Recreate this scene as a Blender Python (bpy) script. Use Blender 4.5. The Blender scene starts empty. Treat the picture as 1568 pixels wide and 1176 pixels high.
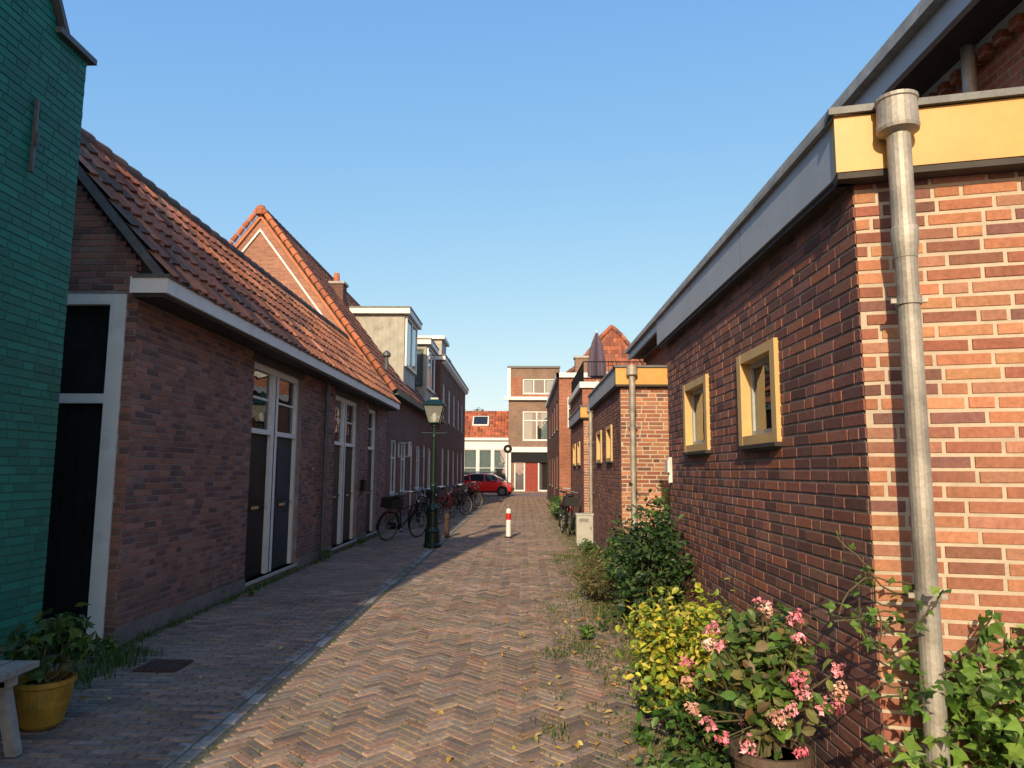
import bpy, math, random
import numpy as np
from mathutils import Vector, Matrix
random.seed(7); np.random.seed(7)
scene=bpy.context.scene
rad=math.radians
# ------------------------------------------------------------------ materials
M={}
def nodes(name):
    m=bpy.data.materials.new(name); m.use_nodes=True
    nt=m.node_tree; b=nt.nodes["Principled BSDF"]; M[name]=m
    return m,nt,b
def N(nt,t,**k):
    n=nt.nodes.new(t)
    for a,v in k.items(): setattr(n,a,v)
    return n
def noise(nt,vec,scale,detail=4,rough=.55):
    n=N(nt,'ShaderNodeTexNoise'); n.inputs['Scale'].default_value=scale; n.inputs['Detail'].default_value=detail
    n.inputs['Roughness'].default_value=rough
    nt.links.new(vec,n.inputs['Vector']); return n.outputs['Fac']
def maprange(nt,src,a,b,c,d):
    n=N(nt,'ShaderNodeMapRange'); n.inputs[1].default_value=a;n.inputs[2].default_value=b;n.inputs[3].default_value=c;n.inputs[4].default_value=d
    nt.links.new(src,n.inputs[0]); return n.outputs[0]
def mulcol(nt,c,f):
    n=N(nt,'ShaderNodeMixRGB',blend_type='MULTIPLY'); n.inputs[0].default_value=1
    nt.links.new(c,n.inputs[1]); nt.links.new(f,n.inputs[2]); return n.outputs[0]
def mixcol(nt,fac,c1,c2):
    n=N(nt,'ShaderNodeMixRGB')
    if isinstance(fac,(int,float)): n.inputs[0].default_value=fac
    else: nt.links.new(fac,n.inputs[0])
    for i,c in ((1,c1),(2,c2)):
        if isinstance(c,tuple): n.inputs[i].default_value=(c+(1,))[:4]
        else: nt.links.new(c,n.inputs[i])
    return n.outputs[0]
def bump(nt,b,h,strength=.3,dist=.01):
    n=N(nt,'ShaderNodeBump'); n.inputs['Strength'].default_value=strength; n.inputs['Distance'].default_value=dist
    nt.links.new(h,n.inputs['Height']); nt.links.new(n.outputs[0],b.inputs['Normal'])
def pos(nt):
    return N(nt,'ShaderNodeNewGeometry').outputs['Position']
def simple(name,col,rough=.6,metal=0,var=.15,scale=6,bs=.15,stain=None,spec=.5):
    m,nt,b=nodes(name); p=pos(nt)
    f=noise(nt,p,scale,6); f2=noise(nt,p,scale*9,4)
    c=mixcol(nt,maprange(nt,f,.3,.7,0,1),tuple(x*(1-var) for x in col),tuple(min(1,x*(1+var)) for x in col))
    g=maprange(nt,f2,.25,.75,1-var*.6,1+var*.4); c=mulcol(nt,c,g)
    if stain: c=mixcol(nt,maprange(nt,noise(nt,p,2.3,8,.7),.55,.75,0,.6),c,stain)
    nt.links.new(c,b.inputs['Base Color']); b.inputs['Roughness'].default_value=rough; b.inputs['Metallic'].default_value=metal
    b.inputs['Specular IOR Level'].default_value=spec
    if bs: bump(nt,b,f2,bs,.004)
    return m
def mathn(nt,op,a,b):
    n=N(nt,'ShaderNodeMath',operation=op)
    for i,x in enumerate((a,b)):
        if isinstance(x,(int,float)): n.inputs[i].default_value=x
        else: nt.links.new(x,n.inputs[i])
    return n.outputs[0]
def attr(name,rough=.85,var=.25,scale=40,bs=.5,big=(.75,1.15),tint=None,walls=False):
    m,nt,b=nodes(name); p=pos(nt)
    a=N(nt,'ShaderNodeAttribute',attribute_name='Col').outputs['Color']
    f=noise(nt,p,scale,5,.7); g=maprange(nt,f,.3,.7,1-var,1+var)
    c=mulcol(nt,a,g); f3=noise(nt,p,.9,5,.6); c=mulcol(nt,c,maprange(nt,f3,.3,.7,big[0],big[1]))
    if tint: c=mixcol(nt,maprange(nt,noise(nt,p,1.7,7,.7),.48,.70,0,tint[1]),c,tint[0])
    if walls:
        s=N(nt,'ShaderNodeSeparateXYZ'); nt.links.new(p,s.inputs[0])
        low=maprange(nt,s.outputs[2],0,.75,1,0)
        nz=noise(nt,p,2.5,7,.7)
        dm=mathn(nt,'MULTIPLY',low,maprange(nt,nz,.35,.6,.1,.9)); c=mixcol(nt,dm,c,(.10,.08,.07))
        ef=mathn(nt,'MULTIPLY',maprange(nt,noise(nt,p,3.1,8,.75),.56,.72,0,.5),maprange(nt,s.outputs[2],.2,2.0,1,.25)); c=mixcol(nt,ef,c,(.42,.34,.28))
    nt.links.new(c,b.inputs['Base Color']); b.inputs['Roughness'].default_value=rough
    b.inputs['Specular IOR Level'].default_value=.25
    bump(nt,b,f,bs,.004)
    return m
def brickmat(name,c1,c2,mort,bw=.22,rh=.0625,ms=.006,big=(.75,1.15)):
    m,nt,b=nodes(name); p=pos(nt)
    s=N(nt,'ShaderNodeSeparateXYZ'); nt.links.new(p,s.inputs[0])
    ad=N(nt,'ShaderNodeMath',operation='ADD'); nt.links.new(s.outputs[0],ad.inputs[0]); nt.links.new(s.outputs[1],ad.inputs[1])
    cb=N(nt,'ShaderNodeCombineXYZ'); nt.links.new(ad.outputs[0],cb.inputs[0]); nt.links.new(s.outputs[2],cb.inputs[1])
    br=N(nt,'ShaderNodeTexBrick'); br.inputs['Scale'].default_value=1; br.inputs['Brick Width'].default_value=bw; br.inputs['Row Height'].default_value=rh
    br.inputs['Mortar Size'].default_value=ms; br.inputs['Mortar Smooth'].default_value=.2; br.inputs['Bias'].default_value=-.1
    br.inputs['Color1'].default_value=c1+(1,); br.inputs['Color2'].default_value=c2+(1,); br.inputs['Mortar'].default_value=mort+(1,)
    nt.links.new(cb.outputs[0],br.inputs['Vector'])
    c=br.outputs['Color']
    c=mulcol(nt,c,maprange(nt,noise(nt,p,22,5,.7),.3,.7,.75,1.25))
    c=mulcol(nt,c,maprange(nt,noise(nt,p,.7,6,.65),.3,.7,big[0],big[1]))
    nt.links.new(c,b.inputs['Base Color']); b.inputs['Roughness'].default_value=.9; b.inputs['Specular IOR Level'].default_value=.2
    inv=N(nt,'ShaderNodeMath',operation='SUBTRACT'); inv.inputs[0].default_value=1; nt.links.new(br.outputs['Fac'],inv.inputs[1])
    bump(nt,b,inv.outputs[0],.6,.008)
def glassmat(name,tint=(.75,.82,.85)):
    m,nt,b=nodes(name)
    nt.nodes.remove(b); out=[n for n in nt.nodes if n.type=='OUTPUT_MATERIAL'][0]
    g=N(nt,'ShaderNodeBsdfGlossy'); g.inputs['Roughness'].default_value=.02; g.inputs['Color'].default_value=(.9,.95,1,1)
    t=N(nt,'ShaderNodeBsdfTransparent'); t.inputs['Color'].default_value=tint+(1,)
    fr=N(nt,'ShaderNodeFresnel'); fr.inputs[0].default_value=1.6
    nz=noise(nt,pos(nt),1.5,2); bp=N(nt,'ShaderNodeBump'); bp.inputs['Strength'].default_value=.08; bp.inputs['Distance'].default_value=.05
    nt.links.new(nz,bp.inputs['Height']); nt.links.new(bp.outputs[0],g.inputs['Normal'])
    mx=N(nt,'ShaderNodeMath',operation='MULTIPLY_ADD'); mx.inputs[1].default_value=1.0; mx.inputs[2].default_value=.08; nt.links.new(fr.outputs[0],mx.inputs[0])
    s=N(nt,'ShaderNodeMixShader'); nt.links.new(mx.outputs[0],s.inputs[0]); nt.links.new(t.outputs[0],s.inputs[1]); nt.links.new(g.outputs[0],s.inputs[2])
    nt.links.new(s.outputs[0],out.inputs['Surface'])
def leafmat(name):
    m,nt,b=nodes(name); out=[n for n in nt.nodes if n.type=='OUTPUT_MATERIAL'][0]
    a=N(nt,'ShaderNodeAttribute',attribute_name='Col').outputs['Color']
    nt.links.new(a,b.inputs['Base Color']); b.inputs['Roughness'].default_value=.45; b.inputs['Specular IOR Level'].default_value=.35
    t=N(nt,'ShaderNodeBsdfTranslucent'); nt.links.new(a,t.inputs['Color'])
    s=N(nt,'ShaderNodeMixShader'); s.inputs[0].default_value=.3
    nt.links.new(b.outputs[0],s.inputs[1]); nt.links.new(t.outputs[0],s.inputs[2]); nt.links.new(s.outputs[0],out.inputs['Surface'])

attr('brick_unit',.9,.22,45,.6,walls=True)
attr('brick_ground',.88,.34,30,.8,(.75,1.15),((.17,.15,.105),.5))
attr('green_brick',.45,.08,60,.25,(.85,1.1))
attr('tile_unit',.75,.3,18,.5,(.75,1.2),((.07,.06,.045),.4))
leafmat('leaf')
attr('blossom',.6,.1,60,.1,(.95,1.05))
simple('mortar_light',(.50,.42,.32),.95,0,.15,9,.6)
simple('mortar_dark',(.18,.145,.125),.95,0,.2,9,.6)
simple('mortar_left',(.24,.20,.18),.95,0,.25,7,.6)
simple('green_joint',(.006,.12,.09),.6,0,.1,9,.4)
simple('plinth_cement',(.17,.15,.135),.9,0,.3,5,.6)
simple('white_paint',(.74,.73,.69),.5,0,.06,5,.1,(.4,.38,.33))
simple('grey_fascia',(.34,.36,.39),.45,0,.08,3,.05,(.22,.23,.24))
simple('ochre_paint',(.56,.31,.07),.45,0,.09,4,.08,(.42,.25,.08))
simple('cream_paint',(.60,.40,.16),.5,0,.1,4,.08,(.35,.24,.12))
simple('black_paint',(.012,.013,.014),.55,0,.3,5,.1,spec=.15)
simple('door_blue',(.022,.04,.05),.55,0,.2,5,.1,spec=.2)
simple('door_brown',(.05,.04,.032),.55,0,.25,8,.1,spec=.2)
simple('dark_wood',(.04,.032,.028),.7,0,.3,10,.3)
simple('zinc',(.38,.355,.31),.6,.4,.28,7,.3,(.2,.17,.13))
simple('zinc_dark',(.12,.125,.13),.55,.4,.25,9,.2)
simple('lamp_green',(.008,.028,.02),.35,.2,.2,9,.1)
simple('roof_felt',(.05,.05,.05),.95,0,.3,6,.4)
simple('sand_joint',(.11,.105,.07),1,0,.35,18,.8,(.06,.085,.03))
simple('clad_grey',(.40,.38,.33),.7,0,.2,3,.2,(.2,.18,.16))
simple('gutter_green',(.03,.06,.045),.5,0,.2,5,.1)
simple('curtain',(.55,.52,.47),.9,0,.2,14,.3)
simple('curtain_red',(.28,.05,.035),.9,0,.3,10,.3)
simple('curtain_pink',(.5,.3,.28),.9,0,.2,10,.3)
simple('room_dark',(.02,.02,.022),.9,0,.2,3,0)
simple('red_paint',(.55,.02,.015),.35,0,.08,6,.05)
simple('rubber',(.015,.015,.015),.8,0,.2,20,.1)
simple('chrome',(.6,.6,.6),.25,1,.1,10,0)
simple('pot_yellow',(.32,.19,.025),.3,0,.35,8,.1,(.12,.08,.03))
simple('pot_brown',(.10,.07,.05),.6,0,.25,8,.2)
simple('bench_wood',(.26,.25,.22),.8,0,.25,14,.4)
simple('box_grey',(.42,.42,.38),.55,0,.12,6,.1,(.25,.24,.2))
simple('iron_rust',(.07,.04,.03),.8,.3,.3,20,.4)
simple('stem',(.09,.08,.035),.8,0,.3,20,.3)
simple('bark',(.09,.065,.045),.9,0,.3,20,.6)
simple('parasol_cloth',(.10,.075,.11),.85,0,.2,9,.3)
simple('orange_edge',(.50,.16,.07),.7,0,.3,9,.4)
simple('ground_earth',(.16,.14,.10),1,0,.3,.5,.3)
simple('cross_paving',(.20,.13,.10),.95,0,.25,5,.5)
simple('lamp_red',(.5,.01,.01),.2,0,.1,5,0)
simple('concrete_pale',(.42,.4,.36),.85,0,.15,6,.3)
glassmat('glass')
m_,nt_,b_=nodes('car_red'); b_.inputs['Base Color'].default_value=(.8,.02,.02,1); b_.inputs['Roughness'].default_value=.25; b_.inputs['Coat Weight'].default_value=.6
m_,nt_,b_=nodes('car_glass'); b_.inputs['Base Color'].default_value=(.02,.025,.03,1); b_.inputs['Roughness'].default_value=.05
m_,nt_,b_=nodes('lamp_glass'); b_.inputs['Base Color'].default_value=(.45,.45,.42,1); b_.inputs['Roughness'].default_value=.15; b_.inputs['Alpha'].default_value=.4
brickmat('brick_gable',(.42,.2,.13),(.32,.13,.09),(.35,.28,.22))
brickmat('brick_mid',(.19,.085,.065),(.14,.065,.052),(.2,.16,.14))
brickmat('brick_red',(.42,.15,.09),(.30,.10,.06),(.35,.27,.2))
brickmat('brick_brown',(.15,.085,.06),(.10,.06,.045),(.2,.17,.14))
brickmat('brick_tan',(.27,.17,.12),(.20,.12,.085),(.3,.25,.2))

# ------------------------------------------------------------------ mesh builder
class Fr:
    def __init__(s,o,u,n):
        s.o=np.array(o,float); s.u=np.array(u,float); s.n=np.array(n,float); s.z=np.array((0,0,1.))
        s.flip=np.dot(np.cross(s.u,s.n),s.z)<0
    def p(s,a,b,c): return tuple(s.o+s.u*a+s.n*b+s.z*c)
W0=Fr((0,0,0),(1,0,0),(0,1,0))
class MB:
    def __init__(s): s.v=[];s.f=[];s.m=[];s.c=[]
    def add(s,vs,fs,mat,col=(1,1,1)):
        b=len(s.v); s.v.extend(vs)
        for f in fs: s.f.append(tuple(b+i for i in f)); s.m.append(mat); s.c.append(col)
    def fbox(s,fr,a0,a1,b0,b1,c0,c1,mat,col=(1,1,1)):
        vs=[fr.p(a,b,c) for c in (c0,c1) for b in (b0,b1) for a in (a0,a1)]
        fs=[(0,2,3,1),(4,5,7,6),(0,1,5,4),(2,6,7,3),(0,4,6,2),(1,3,7,5)]
        if fr.flip: fs=[f[::-1] for f in fs]
        s.add(vs,fs,mat,col)
    def box(s,x0,x1,y0,y1,z0,z1,mat,col=(1,1,1)): s.fbox(W0,x0,x1,y0,y1,z0,z1,mat,col)
    def cyl(s,p0,p1,r0,r1=None,n=12,mat='zinc',caps=True,col=(1,1,1)):
        r1=r0 if r1 is None else r1
        p0=Vector(p0);p1=Vector(p1);d=(p1-p0)
        if d.length<1e-6: return
        q=d.to_track_quat('Z','Y'); vs=[]
        for p,r in((p0,r0),(p1,r1)):
            for i in range(n):
                t=2*math.pi*i/n; vs.append(tuple(p+q@Vector((r*math.cos(t),r*math.sin(t),0))))
        fs=[(i,(i+1)%n,n+(i+1)%n,n+i) for i in range(n)]
        if caps: fs+= [tuple(range(n))[::-1],tuple(range(n,2*n))]
        s.add(vs,fs,mat,col)
    def path(s,pts,r,n=8,mat='zinc'):
        for a,b in zip(pts[:-1],pts[1:]): s.cyl(a,b,r,r,n,mat)
    def lathe(s,c,prof,n=16,mat='zinc',rot=0,col=(1,1,1)):
        vs=[]
        for r,z in prof:
            for i in range(n):
                t=2*math.pi*i/n+rot; vs.append((c[0]+r*math.cos(t),c[1]+r*math.sin(t),c[2]+z))
        k=len(prof); fs=[]
        for j in range(k-1):
            for i in range(n): fs.append((j*n+i,j*n+(i+1)%n,(j+1)*n+(i+1)%n,(j+1)*n+i))
        fs.append(tuple(range(n))[::-1]); fs.append(tuple((k-1)*n+i for i in range(n)))
        s.add(vs,fs,mat,col)
    def torus(s,c,axis,R,r,n=28,m=7,mat='rubber'):
        q=Vector(axis).to_track_quat('Z','Y'); c=Vector(c); vs=[]
        for i in range(n):
            t=2*math.pi*i/n
            for j in range(m):
                a=2*math.pi*j/m; vs.append(tuple(c+q@Vector(((R+r*math.cos(a))*math.cos(t),(R+r*math.cos(a))*math.sin(t),r*math.sin(a)))))
        s.add(vs,[(i*m+j,((i+1)%n)*m+j,((i+1)%n)*m+(j+1)%m,i*m+(j+1)%m) for i in range(n) for j in range(m)],mat)
    def prism(s,fr,pts,b0,b1,mat):
        k=len(pts); vs=[fr.p(a,b0,c) for a,c in pts]+[fr.p(a,b1,c) for a,c in pts]
        fs=[tuple(range(k)),tuple(range(k,2*k))[::-1]]+[(i,k+i,k+(i+1)%k,(i+1)%k) for i in range(k)]
        s.add(vs,fs,mat)
    def build(s,name,parent=None,smooth=False,matrix=None):
        me=bpy.data.meshes.new(name); me.from_pydata(s.v,[],s.f)
        names=sorted(set(s.m)); idx={n:i for i,n in enumerate(names)}
        for n in names: me.materials.append(M[n])
        me.polygons.foreach_set('material_index',np.array([idx[m] for m in s.m],dtype=np.int32))
        if any(c!=(1,1,1) for c in s.c):
            ca=me.color_attributes.new('Col','FLOAT_COLOR','CORNER')
            cnt=np.array([len(f) for f in s.f]); c=np.array(s.c,dtype=np.float32)
            c=np.concatenate([c,np.ones((len(c),1),np.float32)],1)
            ca.data.foreach_set('color',np.repeat(c,cnt,0).ravel())
        if smooth: me.polygons.foreach_set('use_smooth',[True]*len(me.polygons))
        me.update(); o=bpy.data.objects.new(name,me); scene.collection.objects.link(o)
        if matrix is not None: o.matrix_world=matrix
        if parent: o.parent=parent
        return o
def empty(name):
    e=bpy.data.objects.new(name,None); scene.collection.objects.link(e); return e

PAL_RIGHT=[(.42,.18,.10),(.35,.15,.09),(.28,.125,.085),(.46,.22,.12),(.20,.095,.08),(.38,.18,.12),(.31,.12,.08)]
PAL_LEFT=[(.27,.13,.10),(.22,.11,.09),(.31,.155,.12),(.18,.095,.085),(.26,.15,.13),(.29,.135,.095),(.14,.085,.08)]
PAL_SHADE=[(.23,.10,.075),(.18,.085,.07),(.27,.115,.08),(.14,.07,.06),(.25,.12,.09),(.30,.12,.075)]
PAL_GREEN=[(.006,.155,.115),(.006,.135,.10),(.008,.17,.125)]
def pick(pal,j=.15):
    c=random.choice(pal); k=1+random.uniform(-j,j); return (c[0]*k,c[1]*k*random.uniform(.95,1.05),c[2]*k)
def bricks(mb,fr,a0,a1,c0,c1,openings=(),pal=PAL_LEFT,mat='brick_unit',joint=.011,d=.008,course=.0625,span=None,L=.21,H=.1,jit=.0015,stretch=.6):
    z=c0; row=0
    while z+course*.6<c1:
        zt=min(z+course-joint,c1); zc=(z+zt)/2
        lo,hi=(a0,a1) if span is None else span(zc)
        a=lo-random.uniform(0,.2); prevh=False
        while a<hi:
            w=L if (random.random()<stretch or prevh) else H
            prevh=(w==H)
            segs=[(max(a,lo),min(a+w,hi))]
            for (p,q,r,t) in openings:
                if r-course*.5<zc<t+course*.3:
                    ns=[]
                    for (x,y) in segs:
                        if y<=p or x>=q: ns.append((x,y))
                        else:
                            if x<p: ns.append((x,p))
                            if y>q: ns.append((q,y))
                    segs=ns
            for (x,y) in segs:
                if y-x<.02: continue
                dd=d+random.uniform(-jit,jit); e=.003; jz=random.uniform(-.0015,.0015); j2=random.uniform(-.0015,.0015)
                vs=[fr.p(x,-.002,z+jz),fr.p(y,-.002,z+j2),fr.p(y,-.002,zt+j2),fr.p(x,-.002,zt+jz),
                    fr.p(x+e,dd,z+e+jz),fr.p(y-e,dd,z+e+j2),fr.p(y-e,dd,zt-e+j2),fr.p(x+e,dd,zt-e+jz)]
                fs=[(4,5,6,7),(0,1,5,4),(1,2,6,5),(2,3,7,6),(3,0,4,7)]
                mb.add(vs,fs,mat,pick(pal))
            a+=w+joint
        z+=course; row+=1
def wall(mb,fr,a0,a1,c0,c1,openings,mat,th=.25):
    A=sorted(set([a0,a1]+[x for o in openings for x in o[:2]])); C=sorted(set([c0,c1]+[x for o in openings for x in o[2:4]]))
    for i in range(len(A)-1):
        am=(A[i]+A[i+1])/2; run=None
        for j in range(len(C)-1):
            cm=(C[j]+C[j+1])/2; solid=not any(p<am<q and r<cm<t for p,q,r,t in openings)
            if solid: run=(run[0],C[j+1]) if run else (C[j],C[j+1])
            if (not solid or j==len(C)-2) and run:
                mb.fbox(fr,A[i],A[i+1],-th,0,run[0],run[1],mat); run=None
def window(mb,fr,a0,a1,c0,c1,frame='white_paint',fw=.06,dep=.1,mull=(),rail=(),cur='curtain',glass='glass',curfrac=.6,sill=True):
    b1=-dep+.05; b0=-dep
    mb.fbox(fr,a0,a0+fw,b0,b1,c0,c1,frame); mb.fbox(fr,a1-fw,a1,b0,b1,c0,c1,frame)
    mb.fbox(fr,a0+fw,a1-fw,b0,b1,c0,c0+fw,frame); mb.fbox(fr,a0+fw,a1-fw,b0,b1,c1-fw,c1,frame)
    for m in mull:
        x=a0+(a1-a0)*m; mb.fbox(fr,x-fw*.4,x+fw*.4,b0+.002,b1-.004,c0+fw,c1-fw,frame)
    for m in rail:
        x=c0+(c1-c0)*m; mb.fbox(fr,a0+fw,a1-fw,b0+.004,b1-.002,x-fw*.4,x+fw*.4,frame)
    mb.fbox(fr,a0+fw*.5,a1-fw*.5,b0+.018,b0+.022,c0+fw*.5,c1-fw*.5,glass)
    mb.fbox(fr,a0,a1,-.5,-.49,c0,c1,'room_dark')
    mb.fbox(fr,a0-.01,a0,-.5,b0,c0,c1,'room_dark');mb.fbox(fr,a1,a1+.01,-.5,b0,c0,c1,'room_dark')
    if cur:
        n=max(6,int((a1-a0)*14)); w=(a1-a0-fw)/n; k=int(n*curfrac/2)
        for i in range(n):
            if i<k or i>=n-k or curfrac>=1:
                x=a0+fw*.5+i*w; o=.02*(i%2)
                mb.fbox(fr,x,x+w*1.0,b0-.09-o,b0-.08-o,c0+.02,c1-.02,cur)
    if sill: mb.fbox(fr,a0-.04,a1+.04,-.05,.03,c0-.05,c0-.002,'concrete_pale')
def door(mb,fr,a0,a1,c0,c1,mat,b=-.1):
    mb.fbox(fr,a0,a1,b-.04,b,c0,c1,mat)
    for (z0,z1) in ((c0+.15,c0+.85),(c0+1.05,c1-.15)):
        mb.fbox(fr,a0+.12,a1-.12,b,b+.012,z0,z1,mat); mb.fbox(fr,a0+.17,a1-.17,b+.012,b+.02,z0+.05,z1-.05,mat)
    mb.cyl(fr.p(a1-.07,b,c0+1.0),fr.p(a1-.07,b+.06,c0+1.0),.012,n=8,mat='chrome'); mb.cyl(fr.p(a1-.07,b+.055,c0+1.0),fr.p(a1-.17,b+.055,c0+1.0),.009,n=8,mat='chrome')
    mb.fbox(fr,a0+.3,a1-.3,b+.02,b+.028,c0+.95,c0+.99,'chrome')
def pantiles(mb,o,al,up,nr,length,slen,tw=.215,th=.3,pal=None,pal2=None):
    o=np.array(o,float);al=np.array(al,float);up=np.array(up,float);nr=np.array(nr,float)
    S=np.linspace(0,1,8); prof=.022*np.sin(2*np.pi*(S-.1))+.01*np.cos(4*np.pi*S)
    nt=int(length/tw); rows=int(slen/th); tw=length/nt; th=slen/rows
    for r in range(rows):
        for i in range(nt):
            j=random.uniform(-.006,.006); base=o+al*(i*tw)+up*(r*th+j)
            lo=[tuple(base+al*(s*tw*1.02)-up*.03+nr*(h+.045+j)) for s,h in zip(S,prof)]
            hi=[tuple(base+al*(s*tw*1.02)+up*th+nr*(h+.012)) for s,h in zip(S,prof)]
            lp=[tuple(base+al*(s*tw*1.02)-up*.03+nr*(h+.02+j)) for s,h in zip(S,prof)]
            k=8; fs=[(q,q+1,k+q+1,k+q) for q in range(k-1)]+[(2*k+q,2*k+q+1,q+1,q) for q in range(k-1)]
            pp=pal
            if pal2 is not None and random.random()<min(1,max(0,(i/nt-.15)*1.6)): pp=pal2
            mb.add(lo+hi+lp,fs,'tile_unit',pick(pp,.3))
PAL_TILE=[(.34,.12,.07),(.24,.10,.065),(.40,.14,.065),(.16,.085,.06),(.28,.115,.07),(.13,.08,.06),(.46,.16,.07)]
PAL_TILE_OR=[(.52,.20,.09),(.46,.17,.08),(.40,.15,.08),(.56,.23,.11),(.33,.14,.085)]
PAL_TILE2=[(.15,.07,.05),(.20,.08,.05),(.12,.06,.045),(.23,.09,.055)]
def gutter_pipe(mb,x,y,z0,z1,r=.045,mat='zinc'):
    mb.cyl((x,y,z0),(x,y,z1),r,n=14,mat=mat)
    z=z0+.6
    while z<z1: mb.cyl((x,y,z),(x,y,z+.03),r+.008,n=14,mat=mat); z+=1.2

# ------------------------------------------------------------------ ground
g=MB(); g.add([(-900,-900,-.09),(900,-900,-.09),(900,900,-.09),(-900,900,-.09)],[(0,1,2,3)],'ground_earth'); g.build('ground')
g=MB(); g.box(-3.9,1.9,-25,47,-.08,-.0215,'sand_joint'); 
g.build('street_bed')
g=MB(); g.box(-60,60,47.0,56.2,-.08,-.002,'cross_paving'); g.build('cross_street')
PAL_ST=[(.31,.215,.155),(.27,.185,.135),(.35,.24,.17),(.22,.165,.13),(.29,.22,.17),(.33,.20,.14),(.25,.20,.16),(.19,.145,.12)]
PAL_PATH=[(.23,.175,.145),(.19,.15,.13),(.26,.185,.145),(.17,.14,.125),(.22,.185,.16)]
PAL_GUT=[(.25,.24,.225),(.19,.185,.18),(.30,.285,.26),(.22,.18,.15)]
def gbrick(mb,cx,cy,hl,hw,ang,pal,zb=0):
    ang+=random.gauss(0,.014); cx+=random.gauss(0,.0015); cy+=random.gauss(0,.0015)
    c,s=math.cos(ang),math.sin(ang); e=.006; z0=-.016+zb; j=random.uniform(-.004,.002)+zb
    tx,ty=random.uniform(-.014,.014),random.uniform(-.03,.03)
    def P(a,b,z): return (cx+a*c-b*s,cy+a*s+b*c,z)
    vs=[P(-hl,-hw,z0),P(hl,-hw,z0),P(hl,hw,z0),P(-hl,hw,z0)]
    hl-=e;hw-=e
    vs+=[P(a,b,j+a*tx+b*ty) for a,b in((-hl,-hw),(hl,-hw),(hl,hw),(-hl,hw))]
    mb.add(vs,[(4,5,6,7),(0,1,5,4),(1,2,6,5),(2,3,7,6),(3,0,4,7)],'brick_ground',pick(pal,.2))
def und(x,y): return .003*math.sin(x*1.7+y*.6)+.003*math.sin(y*1.3-x*.8)-.011
g=MB(); w=.069; n=3; A=rad(45); ca,sa=math.cos(A),math.sin(A)
def inside(x,y): return -1.82<x<1.49 and 1<y<47
for j in range(-60,760):
    for k in range(-140,60):
        gx=(j+2*n*k+n/2); gy=(j+.5)
        x=(gx*ca-gy*sa)*w; y=(gx*sa+gy*ca)*w
        if inside(x,y): gbrick(g,x,y,n*w/2-.003,w/2-.003,A,PAL_ST,und(x,y))
        gx=(j+.5); gy=(j+1+n/2+2*n*k)
        x=(gx*ca-gy*sa)*w; y=(gx*sa+gy*ca)*w
        if inside(x,y): gbrick(g,x,y,w/2-.003,n*w/2-.003,A,PAL_ST,und(x,y))
g.build('street_paving')
g=MB()
y=1.0;row=0
while y<47:
    x=-3.66-(row%2)*.105
    while x<-2.14:
        gbrick(g,max(x+.105,-3.6),y,.101,.030,random.uniform(-.01,.01),PAL_PATH,und(x,y)+.002); x+=.212
    y+=.068;row+=1
g.build('pavement')
g=MB(); y=1.0
while y<47:
    for xx in (-1.99,-1.89): gbrick(g,xx,y+(.1 if xx<-1.95 else 0),.045,.098,random.uniform(-.02,.02),PAL_GUT,und(xx,y)-.005)
    y+=.206
g.build('gutter_stones')

# ------------------------------------------------------------------ LEFT: green facade
P=empty('green_painted_house')
fr=Fr((-3.6,0.72,0),(0,1,0),(1,0,0))
Wd=4.78; SH=4.93
def spg(z):
    if z<SH: return (0,Wd)
    k=(z-SH)/1.6; return (.35+k,4.43-k)
mb=MB()
bricks(mb,fr,0,Wd,0,7.9,(),PAL_GREEN,'green_brick',joint=.009,d=.005,span=spg,jit=.001); mb.build('painted_bricks',P)
mb=MB(); mb.prism(fr,[(0,0),(Wd,0),(Wd,SH),(4.43,SH),(2.4,SH+3.2),(.35,SH),(0,SH)],-.3,0,'green_joint')
mb.box(-9,-3.9,.72,5.5,0,4.7,'green_joint'); mb.prism(Fr((-9,0.72,0),(0,1,0),(1,0,0)),[(.1,4.7),(4.68,4.7),(2.4,7.4)],0,5.1,'roof_felt')
mb.fbox(fr,4.38,Wd+.06,-.3,.05,SH+.002,SH+.05,'zinc_dark')
mb.prism(fr,[(4.43,SH+.05),(4.48,SH+.05),(2.43,SH+3.32),(2.40,SH+3.24)],-.32,.05,'zinc_dark')
mb.build('walls',P)
mb=MB(); mb.fbox(fr,4.22,4.245,0.006,.03,3.75,4.3,'zinc_dark'); mb.fbox(fr,4.225,4.24,.03,.05,3.95,4.05,'zinc_dark'); mb.build('wall_anchor',P)
P=empty('brick_house')
mb=MB(); mb.box(-9,-3.6,-16,.68,0,3.95,'brick_mid'); mb.box(-9,-3.45,-16,.68,3.95,4.1,'white_paint'); mb.build('walls',P)  # unseen house added behind the camera, eave height set for its street shadow

# ------------------------------------------------------------------ LEFT: low brick house with pantile roof
P=empty('brick_house'); X=-3.7; Y0,Y1=6.7,19.5
fr=Fr((X,0,0),(0,1,0),(1,0,0))
ops=[(9.75,11.95,.1,3.12),(14.1,16.2,.1,3.12),(17.2,18.3,.1,3.12)]
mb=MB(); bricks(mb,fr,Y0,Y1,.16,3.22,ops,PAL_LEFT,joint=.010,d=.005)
fg=Fr((0,Y0,0),(1,0,0),(0,-1,0))
def spl(z):
    x=-3.68 if z<3.3 else -3.55-(z-3.42)/1.2
    return (-6.3,min(x,-3.69))
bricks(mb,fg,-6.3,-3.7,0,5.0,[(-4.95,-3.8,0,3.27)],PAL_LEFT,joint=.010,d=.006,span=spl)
mb.build('wall_bricks',P)
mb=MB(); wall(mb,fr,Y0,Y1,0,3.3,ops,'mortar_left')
wall(mb,fg,-6.3,-3.95,0,3.3,[(-4.95,-3.95,0,3.27)],'mortar_left',.25)
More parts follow.
